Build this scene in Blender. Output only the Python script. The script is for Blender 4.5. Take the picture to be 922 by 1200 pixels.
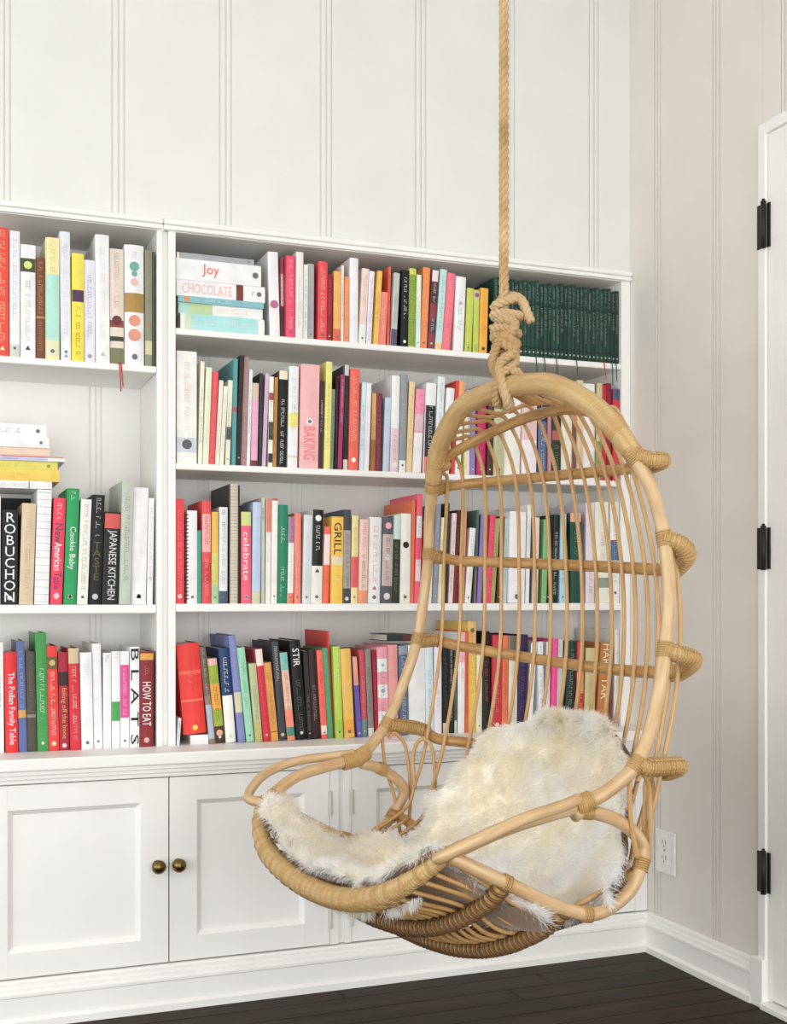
import bpy, bmesh, math, random
from mathutils import Vector, Matrix, noise
random.seed(7)
for o in list(bpy.data.objects): bpy.data.objects.remove(o, do_unlink=True)
SC=bpy.context.scene; COL=SC.collection
# ---------------------------------------------------------------- camera
FPX=1408.0; YAW=math.atan(546/1408.0); EYE=0.945
cd=bpy.data.cameras.new('camera'); cam=bpy.data.objects.new('camera',cd); COL.objects.link(cam)
cam.location=(0,0,EYE); cam.rotation_euler=(math.pi/2,0,-YAW)
cd.sensor_fit='VERTICAL'; cd.sensor_height=36.0; cd.lens=FPX/1200*36.0
cd.shift_y=(702-600)/1200.0; cd.shift_x=0.0; cd.clip_start=.05
SC.camera=cam
# ---------------------------------------------------------------- light
w=bpy.data.worlds.new('world'); SC.world=w; w.use_nodes=True
bg=w.node_tree.nodes['Background']; bg.inputs[0].default_value=(.94,.97,1,1); bg.inputs[1].default_value=1.7
def area(name,loc,target,sx,sy,power,col):
    l=bpy.data.lights.new(name,'AREA'); l.shape='RECTANGLE'; l.size=sx; l.size_y=sy; l.energy=power; l.color=col
    o=bpy.data.objects.new(name,l); COL.objects.link(o); o.location=loc
    o.rotation_euler=(Vector(target)-Vector(loc)).to_track_quat('-Z','Y').to_euler(); return o
area('window_light_side',(1.75,-.35,1.25),(.35,2.9,1.0),1.7,1.9,26,(1,.965,.91))
area('window_light_front',(.2,-2.2,.85),(1.0,2.9,1.0),3.2,1.5,50,(.99,.99,1))
area('window_light_left',(-2.4,.4,.95),(1.2,2.3,.85),2.0,1.6,34,(1,.99,.97))
SC.view_settings.view_transform='Standard'; SC.view_settings.look='None'; SC.view_settings.gamma=1
SC.view_settings.use_curve_mapping=False; SC.view_settings.exposure=-0.17
# ---------------------------------------------------------------- helpers
def lin(h):
    if isinstance(h,str): h=[int(h[i:i+2],16)/255 for i in (0,2,4)]
    return tuple((c/12.92 if c<=.04045 else ((c+.055)/1.055)**2.4) for c in h)
_m={}
def mat(key,col,rough=.5,kind='plain',**k):
    if key in _m: return _m[key]
    m=bpy.data.materials.new(key); m.use_nodes=True; nt=m.node_tree; N=nt.nodes; L=nt.links
    b=N['Principled BSDF']; b.inputs['Roughness'].default_value=rough
    c=lin(col) if isinstance(col,str) else col
    b.inputs['Base Color'].default_value=(*c,1)
    if 'metal' in k: b.inputs['Metallic'].default_value=k['metal']
    if 'spec' in k: b.inputs['Specular IOR Level'].default_value=k['spec']
    def ramp(fac,c1,c2,p1=.3,p2=.7):
        r=N.new('ShaderNodeValToRGB'); r.color_ramp.elements[0].color=(*c1,1); r.color_ramp.elements[1].color=(*c2,1)
        r.color_ramp.elements[0].position=p1; r.color_ramp.elements[1].position=p2; L.new(fac,r.inputs[0]); return r
    def bump(h,s,d):
        bp=N.new('ShaderNodeBump'); bp.inputs['Strength'].default_value=s; bp.inputs['Distance'].default_value=d
        L.new(h,bp.inputs['Height']); L.new(bp.outputs[0],b.inputs['Normal'])
    mul=lambda c,f:tuple(min(1,x*f) for x in c)
    tc=N.new('ShaderNodeTexCoord')
    if kind in('plain','paper','paint'):
        n=N.new('ShaderNodeTexNoise'); n.inputs['Scale'].default_value={'plain':60,'paper':25,'paint':6}[kind]; n.inputs['Detail'].default_value=4
        L.new(tc.outputs['Object'],n.inputs['Vector'])
        a={'plain':.06,'paper':.08,'paint':.025}[kind]
        r=ramp(n.outputs['Fac'],mul(c,1-a),mul(c,1+a)); L.new(r.outputs[0],b.inputs['Base Color'])
        bump(n.outputs['Fac'],.06,.002)
    elif kind=='pages':
        mp=N.new('ShaderNodeMapping'); mp.inputs['Scale'].default_value=(900,8,8); L.new(tc.outputs['Object'],mp.inputs[0])
        n=N.new('ShaderNodeTexNoise'); n.inputs['Scale'].default_value=1; L.new(mp.outputs[0],n.inputs['Vector'])
        r=ramp(n.outputs['Fac'],mul(c,.82),c); L.new(r.outputs[0],b.inputs['Base Color']); bump(n.outputs['Fac'],.3,.001)
    elif kind=='rattan':
        mp=N.new('ShaderNodeMapping'); mp.inputs['Scale'].default_value=(7,3.0,1); L.new(tc.outputs['UV'],mp.inputs[0])
        n=N.new('ShaderNodeTexNoise'); n.inputs['Scale'].default_value=2.2; n.inputs['Detail'].default_value=6; L.new(mp.outputs[0],n.inputs['Vector'])
        c2=lin(k['c2']); r=ramp(n.outputs['Fac'],c2,c,.32,.68)
        L.new(r.outputs[0],b.inputs['Base Color'])
        mp2=N.new('ShaderNodeMapping'); mp2.inputs['Scale'].default_value=(20,60,1); L.new(tc.outputs['UV'],mp2.inputs[0])
        n2=N.new('ShaderNodeTexNoise'); n2.inputs['Scale'].default_value=2; L.new(mp2.outputs[0],n2.inputs['Vector']); bump(n2.outputs['Fac'],.25,.001)
        b.inputs['Coat Weight'].default_value=.25; b.inputs['Coat Roughness'].default_value=.25
    elif kind=='wound':
        wv=N.new('ShaderNodeTexWave'); wv.bands_direction='X'; wv.inputs['Scale'].default_value=55; wv.inputs['Distortion'].default_value=1.2
        L.new(tc.outputs['UV'],wv.inputs['Vector'])
        n=N.new('ShaderNodeTexNoise'); n.inputs['Scale'].default_value=14; n.inputs['Detail'].default_value=5; L.new(tc.outputs['UV'],n.inputs['Vector'])
        r=ramp(n.outputs['Fac'],lin(k['c2']),c,.3,.7); L.new(r.outputs[0],b.inputs['Base Color']); bump(wv.outputs['Fac'],.5,.0012)
        b.inputs['Coat Weight'].default_value=.15
    elif kind=='wood':
        mp=N.new('ShaderNodeMapping'); mp.inputs['Scale'].default_value=(1.5,24,24); L.new(tc.outputs['Object'],mp.inputs[0])
        oi=N.new('ShaderNodeObjectInfo'); ad=N.new('ShaderNodeVectorMath'); ad.operation='ADD'; L.new(mp.outputs[0],ad.inputs[0]); 
        mm=N.new('ShaderNodeMath'); mm.operation='MULTIPLY'; mm.inputs[1].default_value=50; L.new(oi.outputs['Random'],mm.inputs[0]); L.new(mm.outputs[0],ad.inputs[1])
        n=N.new('ShaderNodeTexNoise'); n.inputs['Scale'].default_value=2; n.inputs['Detail'].default_value=7; L.new(ad.outputs[0],n.inputs['Vector'])
        r=ramp(n.outputs['Fac'],lin(k['c2']),c,.3,.75); L.new(r.outputs[0],b.inputs['Base Color']); bump(n.outputs['Fac'],.15,.002)
    elif kind=='rope':
        n=N.new('ShaderNodeTexNoise'); n.inputs['Scale'].default_value=9; n.inputs['Detail'].default_value=4; L.new(tc.outputs['Object'],n.inputs['Vector'])
        r=ramp(n.outputs['Fac'],lin(k['c2']),c,.3,.7); L.new(r.outputs[0],b.inputs['Base Color'])
        wv=N.new('ShaderNodeTexWave'); wv.bands_direction='Y'; wv.inputs['Scale'].default_value=2.2; wv.inputs['Distortion'].default_value=2
        mp=N.new('ShaderNodeMapping'); mp.inputs['Scale'].default_value=(60,1,1); mp.inputs['Rotation'].default_value=(0,0,.4); L.new(tc.outputs['UV'],mp.inputs[0]); L.new(mp.outputs[0],wv.inputs['Vector']); bump(wv.outputs['Fac'],.5,.0015)
    elif kind=='fibre':
        n=N.new('ShaderNodeTexNoise'); n.inputs['Scale'].default_value=7; n.inputs['Detail'].default_value=4; L.new(tc.outputs['Object'],n.inputs['Vector'])
        r=ramp(n.outputs['Fac'],lin(k['c2']),c,.3,.62)
        df=N.new('ShaderNodeBsdfDiffuse'); tl=N.new('ShaderNodeBsdfTranslucent'); mx=N.new('ShaderNodeMixShader'); mx.inputs[0].default_value=.5
        L.new(r.outputs[0],df.inputs[0]); L.new(r.outputs[0],tl.inputs[0]); L.new(df.outputs[0],mx.inputs[1]); L.new(tl.outputs[0],mx.inputs[2])
        L.new(mx.outputs[0],N['Material Output'].inputs['Surface'])
    elif kind=='wool':
        n=N.new('ShaderNodeTexNoise'); n.inputs['Scale'].default_value=7; n.inputs['Detail'].default_value=5; L.new(tc.outputs['Object'],n.inputs['Vector'])
        r=ramp(n.outputs['Fac'],lin(k['c2']),c,.3,.62); L.new(r.outputs[0],b.inputs['Base Color'])
        b.inputs['Sheen Weight'].default_value=.3
        b.inputs['Subsurface Weight'].default_value=0
    _m[key]=m; return m
def mesh_obj(name,verts,faces,m,parent=None,uvs=None,smooth=False):
    me=bpy.data.meshes.new(name); me.from_pydata([tuple(v) for v in verts],[],faces)
    if uvs is not None:
        uv=me.uv_layers.new(name='UVMap'); 
        for i,l in enumerate(me.loops): uv.data[i].uv=uvs[i]
    if smooth: me.polygons.foreach_set('use_smooth',[True]*len(me.polygons))
    me.materials.append(m); me.update()
    o=bpy.data.objects.new(name,me); COL.objects.link(o)
    if parent: o.parent=parent
    return o
class MB:
    def __init__(s): s.v=[];s.f=[];s.uv=[]
    def box(s,a,b):
        (x0,y0,z0),(x1,y1,z1)=a,b; i=len(s.v)
        s.v+=[(x0,y0,z0),(x1,y0,z0),(x1,y1,z0),(x0,y1,z0),(x0,y0,z1),(x1,y0,z1),(x1,y1,z1),(x0,y1,z1)]
        for q in((0,3,2,1),(4,5,6,7),(0,1,5,4),(1,2,6,5),(2,3,7,6),(3,0,4,7)): s.f.append(tuple(i+k for k in q))
        return s
    def prism(s,poly,axis,a,b):       # poly of 2-D points (CCW), extruded along axis
        n=len(poly); i=len(s.v)
        for t in(a,b):
            for p,q in poly: s.v.append({'x':(t,p,q),'y':(p,t,q),'z':(p,q,t)}[axis])
        s.f.append(tuple(i+k for k in range(n))); s.f.append(tuple(i+n+k for k in reversed(range(n))))
        for k in range(n): s.f.append((i+k,i+n+k,i+n+(k+1)%n,i+(k+1)%n))
        return s
    def tube(s,pts,rad,seg=10,closed=False,cap=True):
        pts=[Vector(p) for p in pts]; n=len(pts)
        if not hasattr(rad,'__len__'): rad=[rad]*n
        i0=len(s.v); T=[]
        for k in range(n):
            a=pts[(k-1)%n] if closed or k>0 else pts[0]; b=pts[(k+1)%n] if closed or k<n-1 else pts[-1]
            t=(b-a); T.append(t.normalized() if t.length>1e-9 else Vector((0,0,1)))
        up=Vector((0,0,1)) if abs(T[0].z)<.9 else Vector((1,0,0))
        nn=(up-T[0]*up.dot(T[0])).normalized(); Ns=[nn]
        for k in range(1,n):
            nn=Ns[-1]-T[k]*Ns[-1].dot(T[k]); nn=nn.normalized() if nn.length>1e-6 else Ns[-1]; Ns.append(nn)
        if closed:
            e=Ns[-1]-T[0]*Ns[-1].dot(T[0]); e.normalize(); B0=T[0].cross(Ns[0]); ang=math.atan2(e.dot(B0),e.dot(Ns[0]))
            Ns=[(Matrix.Rotation(-ang*k/n,3,T[k])@Ns[k]) for k in range(n)]
        L=[0]
        for k in range(1,n+1): L.append(L[-1]+(pts[k%n]-pts[k-1]).length)
        for k in range(n):
            B=T[k].cross(Ns[k])
            for j in range(seg):
                a=2*math.pi*j/seg; s.v.append(pts[k]+(Ns[k]*math.cos(a)+B*math.sin(a))*rad[k])
        for k in range(n if closed else n-1):
            k2=(k+1)%n
            for j in range(seg):
                j2=(j+1)%seg; s.f.append((i0+k*seg+j,i0+k*seg+j2,i0+k2*seg+j2,i0+k2*seg+j))
                s.uv+=[(L[k],j/seg),(L[k],(j+1)/seg),(L[k+1],(j+1)/seg),(L[k+1],j/seg)]
        if cap and not closed:
            s.f.append(tuple(i0+j for j in reversed(range(seg)))); s.uv+=[(0,0)]*seg
            s.f.append(tuple(i0+(n-1)*seg+j for j in range(seg))); s.uv+=[(L[n-1],0)]*seg
        return s
    def obj(s,name,m,parent=None,smooth=False,bevel=0):
        o=mesh_obj(name,s.v,s.f,m,parent,s.uv if len(s.uv) and len(s.uv)==sum(len(f) for f in s.f) else None,smooth)
        if bevel:
            bm_=o.modifiers.new('bevel','BEVEL'); bm_.width=bevel; bm_.segments=2; bm_.limit_method='ANGLE'
        return o
def box(name,a,b,m,parent=None,bevel=0): return MB().box(a,b).obj(name,m,parent,bevel=bevel)
def thing(name,label,cat,loc=(0,0,0),group=None):
    o=bpy.data.objects.new(name,None); COL.objects.link(o); o.location=loc; o.empty_display_size=.05
    o['label']=label; o['category']=cat
    if group: o['group']=group
    return o
def root_struct(name,loc=(0,0,0)):
    o=bpy.data.objects.new(name,None); COL.objects.link(o); o.location=loc; o['kind']='structure'; return o
def catmull(P,res=8,closed=False):
    P=[Vector(p) for p in P]; n=len(P); out=[]
    for i in range(n if closed else n-1):
        if closed: p0,p1,p2,p3=P[i-1],P[i],P[(i+1)%n],P[(i+2)%n]
        else: p0,p1,p2,p3=P[max(i-1,0)],P[i],P[i+1],P[min(i+2,n-1)]
        for k in range(res):
            t=k/res; out.append(.5*((2*p1)+(-p0+p2)*t+(2*p0-5*p1+4*p2-p3)*t*t+(-p0+3*p1-3*p2+p3)*t**3))
    if not closed: out.append(P[-1])
    return out
WHITE=mat('white_paint','f5f4f0',.42,'paint')
WALLW=mat('wall_paint','e7e7e2',.55,'paint')
RWALL=mat('right_wall_paint','e6e1d8',.55,'paint')
W=2.865; BACK=3.105; XR=1.815; D=2.78; CEIL=2.72
# ---------------------------------------------------------------- room shell
# floor: dark boards running along the bookcase wall
fl=root_struct('floor')
box('subfloor',(-2.6,-2.6,-.06),(XR,2.9,-.012),mat('subfloor','1c1713',.7),fl)
FW=mat('floor_wood','3e2f20',.5,'wood',c2='20170f',spec=.12)
rnd=random.Random(3); y=2.775
for r in range(18):
    x=-1.0-rnd.random()*.5
    while x<XR:
        ln=.7+rnd.random()*.7; x1=min(x+ln,XR)
        if x1-x>.02:
            o=box('plank',(x+.0008-x,-.0822,-.012),(x1-x-.0008,-.0008,0),FW,fl,bevel=.0012); o.location=(x,y,0)
        x=x1
    y-=.083
box('plank_field',(-2.6,-2.6,-.012),(XR,y,0),FW,fl)['kind']='stuff'
# upper back wall, wide boards parted by beads
wb=root_struct('wall_back')
box('wall_core',(-1.6,W+.003,1.8505),(XR,W+.05,CEIL),WALLW,wb)
box('wall_core',(-1.6,W+.012,0),(-.512,W+.05,1.85),WALLW,wb)
def boards(gr,x_lo,x_hi,mk,parent,m):
    prev=x_lo
    for g in gr+[None]:
        if g is None: mk(prev,x_hi,parent,m,'board'); break
        mk(prev,g-.0155,parent,m,'board'); mk(g-.0125,g-.0005,parent,m,'bead'); mk(g+.0025,g+.0125,parent,m,'bead'); prev=g+.0155
def mk_up(a,b,p,m,n):
    if b-a>.004: box(n,(a,W,1.849),(b,W+.0028,CEIL),m,p,bevel=.0012)
boards([.162+.256*k for k in range(-6,7)],-1.6,XR,mk_up,wb,WALLW)
# right wall
wr=root_struct('wall_right')
box('wall_core',(XR+.0025,-2.6,0),(XR+.06,.95,CEIL),RWALL,wr); box('wall_core',(XR+.0025,2.3,0),(XR+.06,3.12,CEIL),RWALL,wr)
box('wall_core',(XR+.0025,.95,2.05),(XR+.06,2.3,CEIL),RWALL,wr)
def mk_r(a,b,p,m,n):
    if b-a>.004: box(n,(XR,a,0),(XR+.0023,b,CEIL),m,p,bevel=.001)
def mk_r2(a,b,p,m,n):
    if b-a>.004: box(n,(XR,a,2.047),(XR+.0023,b,CEIL),m,p,bevel=.001)
boards([2.478,2.734],2.3005,2.9,mk_r,wr,RWALL)
boards([1.198,1.454,1.71,1.966,2.222],.95,2.2995,mk_r2,wr,RWALL)
boards([-.338+.256*k for k in range(-8,5)],-2.6,.9495,mk_r,wr,RWALL)
ce=root_struct('ceiling'); box('ceiling_panel',(-2.6,-2.6,CEIL),(XR+.06,3.12,CEIL+.05),mat('ceiling_paint','efeeea',.7,'paint'),ce)
# moulded baseboard profile: (distance out from the wall, height)
prof=[(0,0),(.024,0),(.024,.016),(.018,.021),(.016,.022),(.016,.066),(.020,.069),(.020,.075),(.014,.078),(.014,.086),(.009,.089),(.009,.097),(.003,.102),(0,.102)]
br=root_struct('baseboard_right'); MB().prism([(XR-d,z) for d,z in reversed(prof)],'y',2.318,2.775).obj('board',WHITE,br)
box('plinth_block',(XR-.022,2.275,0),(XR,2.32,.112),WHITE,br,bevel=.002)
# door and its frame
tr=root_struct('trim_1'); 
box('casing',(XR-.012,2.277,.0),(XR,2.303,2.047),WHITE,tr,bevel=.002)
box('casing',(XR-.012,.95,2.020),(XR,2.277,2.047),WHITE,tr,bevel=.002)
box('casing',(XR-.012,.92,.0),(XR,.95,2.047),WHITE,tr,bevel=.002)
box('threshold',(XR-.03,.96,0),(XR+.05,2.276,.016),WHITE,tr,bevel=.003)
dr=root_struct('door_1')
mbd=MB(); mbd.box((XR-.006,.955,.022),(XR+.034,2.2735,2.016)); mbd.obj('door_slab',WHITE,dr,bevel=.002)
BLK=mat('black_iron','1c1c1a',.5,spec=.4)
for z0,z1 in((1.757,1.865),(1.014,1.116),(.266,.366)):
    h=MB().box((XR-.0145,2.277,z0),(XR-.0122,2.303,z1-.006)).box((XR-.0095,2.264,z0),(XR-.0062,2.274,z1-.006)).obj('hinge',BLK,dr,bevel=.0006)
    kn=MB().tube([(XR-.018,2.2755,z0-.002),(XR-.018,2.2755,z1-.002)],.0065,10); kn.tube([(XR-.018,2.2755,z1-.002),(XR-.018,2.2755,z1+.003)],.0035,8)
    kn.obj('hinge_pin',BLK,h,smooth=True)
kb=MB().tube([(XR-.006,1.03,.95),(XR-.012,1.03,.95),(XR-.013,1.03,.95),(XR-.03,1.03,.95),(XR-.036,1.03,.95),(XR-.055,1.03,.95),(XR-.064,1.03,.95)],[.027,.027,.012,.011,.024,.027,.012],16).obj('door_knob',BLK,dr,smooth=True)
# wall outlet
ot=thing('wall_outlet','white wall outlet plate on the right wall near the corner','outlet',(XR-.0005,2.69,.222))
PL=mat('outlet_plastic','f0efea',.35)
box('plate',(-.006,-.044,0),(0,.044,.113),PL,ot,bevel=.0025)
for zz in(.030,.070):
    rc=box('receptacle',(-.0085,-.018,zz-.002),(-.0055,.018,zz+.026),PL,ot,bevel=.003)
    SL=mat('slot_dark','5a564e',.6)
    MB().box((-.0088,-.009,zz+.008),(-.0082,-.0065,zz+.019)).box((-.0088,.0065,zz+.009),(-.0082,.009,zz+.018)).box((-.0088,-.002,zz+.001),(-.0082,.002,zz+.005)).obj('slots',SL,rc)
MB().tube([(-.006,0,.0615),(-.0085,0,.0615)],.003,10).obj('screw',mat('screw_steel','b8b6b0',.3,metal=1),ot)
# ---------------------------------------------------------------- built-in bookcases
def bookcase(name,label,x0,x1,shelves,lw,rw,gr,ext=0):
    t=thing(name,label,'bookcase',(x0,W,.594))
    def P(n,a,b,bv=.0015,m=WHITE):
        return box(n,(a[0]-x0,a[1]-W,a[2]-.594),(b[0]-x0,b[1]-W,b[2]-.594),m,t,bevel=bv)
    P('side_panel',(x0-lw,W,.594),(x0,BACK+.012,1.822)); P('side_panel',(x1,W,.594),(x1+rw,BACK+.012,1.822))
    for z,th in shelves: P('shelf',(x0+.0004,W,z-th),(x1-.0004,BACK-.001,z),.003)
    P('top_panel',(x0-lw,W,1.822),(x1+rw,BACK+.012,1.845))
    P('face_trim',(x0-lw-ext,W-.010,1.8235),(x1+rw,W-.0004,1.8345),.002); P('cap_mould',(x0-lw-ext,W-.016,1.8345),(x1+rw,W-.0004,1.848),.004)
    prev=x0
    for g in gr+[None]:
        e=x1 if g is None else g-.0155
        if e-prev>.004: P('back_board',(prev,BACK,.594),(e,BACK+.0028,1.822),.001)
        if g is None: break
        P('back_bead',(g-.0125,BACK,.594),(g-.0005,BACK+.0028,1.822),.001); P('back_bead',(g+.0025,BACK,.594),(g+.0125,BACK+.0028,1.822),.001); prev=g+.0155
    box('backing',(0-lw,BACK-W+.003,0),(x1-x0+rw,BACK-W+.03,1.25),WHITE,t)
    return t
bookcase('bookcase','white built-in bookcase bay at the left, one shelf partly empty',-.48,.508,[(1.498,.016),(.932,.021)],.03,.014,[-.36,-.108,.144,.396])
bookcase('bookcase','wide white built-in bookcase bay behind the hanging chair',.553,1.786,[(1.594,.016),(1.271,.016),(.934,.020)],.018,.0285,[.671,.924,1.176,1.429,1.681],.0125)
box('divider_groove',(.5225,W+.010,.5945),(.5345,W+.03,1.8225),WHITE,wb)
# worktop and base cabinets
wt=thing('worktop','white painted worktop ledge running under both bookcase bays','worktop',(-.5,2.745,.566))
MB().box((0,0,0),(XR-.0005+.5,BACK+.012-2.745,.028)).obj('board',WHITE,wt,bevel=.004)
MB().box((0,.010,-.010),(XR-.0005+.5,.04,-.0002)).box((0,.018,-.020),(XR-.0005+.5,.04,-.010)).box((0,.026,-.0305),(XR-.0005+.5,.05,-.020)).obj('bed_mould',WHITE,wt,bevel=.0015)
BRASS=mat('aged_brass','7d6a3c',.32,metal=1); HNG=mat('painted_hinge','d8d6cc',.45)
def cabinet(label,x0,x1,doors,hinges,knobs):
    t=thing('base_cabinet',label,'cabinet',(x0,D,0))
    def P(n,a,b,bv=.001,par=None,m=WHITE): return box(n,(a[0]-x0,a[1]-D,a[2]),(b[0]-x0,b[1]-D,b[2]),m,par or t,bevel=bv)
    P('carcass',(x0,D+.021,.0),(x1,BACK,.535))
    edges=[x0]+[e for d in doors for e in d]+[x1]
    for k in range(0,len(edges),2):
        if edges[k+1]-edges[k]>.004: P('stile',(edges[k],D,.1045),(edges[k+1],D+.0205,.534))
    mb=MB().prism([(D+.0205-D,z) if d==0 else (D-.001-d-D+.0,z) for d,z in prof],'x',0,(x1-x0 if x1>1 else .951-x0 if x1>.5 else x1-x0)); mb.obj('plinth',WHITE,t)
    for (a,b) in doors:
        a+=.0012;b-=.0012; s_=.064; r_=.056; z0,z1=.1055,.5325
        pn=P('door',(a,D+.012,z0),(b,D+.019,z1),0)
        def Q(n,p,q): return box(n,(p[0]-x0,p[1]-D,p[2]),(q[0]-x0,q[1]-D,q[2]),WHITE,pn,bevel=.0008)
        Q('door_stile',(a,D,z0),(a+s_,D+.012,z1)); Q('door_stile',(b-s_,D,z0),(b,D+.012,z1))
        Q('door_rail',(a+s_,D,z0),(b-s_,D+.012,z0+r_)); Q('door_rail',(a+s_,D,z1-r_),(b-s_,D+.012,z1))
        i0,i1,j0,j1=a+s_-x0,b-s_-x0,z0+r_,z1-r_; w_=.011; mb=MB()
        o_=[(i0,.002,j0),(i1,.002,j0),(i1,.002,j1),(i0,.002,j1)]; n_=[(i0+w_,.0118,j0+w_),(i1-w_,.0118,j0+w_),(i1-w_,.0118,j1-w_),(i0+w_,.0118,j1-w_)]
        k_=[(i0,.012,j0),(i1,.012,j0),(i1,.012,j1),(i0,.012,j1)]
        mb.v=o_+n_+k_; mb.f=[(k,(k+1)%4,4+(k+1)%4,4+k) for k in range(4)]; mb.obj('panel_mould',WHITE,pn)
        for kx in knobs:
            if a<kx<b:
                g=[(0,.012),(.002,.012),(.003,.006),(.011,.006),(.014,.010),(.018,.0150),(.023,.0162),(.028,.0140),(.032,.008),(.0335,.002)]
                MB().tube([(kx-x0,-q,.331) for q,_ in g],[r for _,r in g],20).obj('knob',BRASS,pn,smooth=True)
    for hx in hinges:
        for z in (.42,.145):
            hg=MB().box((hx-.006-x0,-.002,z-.001),(hx+.006-x0,-.0002,z+.058)); hg.tube([(hx-x0,-.003,z-.001),(hx-x0,-.003,z+.058)],.0028,8,cap=True)
            MB().box((hx-.006-x0,-.002,z-.001),(hx+.006-x0,-.0002,z+.058)).tube([(hx-x0,-.003,z-.001),(hx-x0,-.003,z+.058)],.0028,8).obj('cabinet_hinge',HNG,t)
    return t
cabinet('white base cabinet with panelled door cut by the left picture edge',-.5,.082,[(-.32,.078)],[],[-.28])
cabinet('white base cabinet with two panelled doors and brass knobs, left of the chair',.083,.9355,[(.10,.521),(.5215,.913)],[.913],[.494,.541])
cabinet('white base cabinet with panelled doors behind the chair seat',.951,1.814,[(.968,1.372),(1.3725,1.776)],[.968],[1.347,1.397])
box('cabinet_gap',(.9357,D+.008,.1045),(.9508,D+.0195,.534),WHITE,wb)
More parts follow.
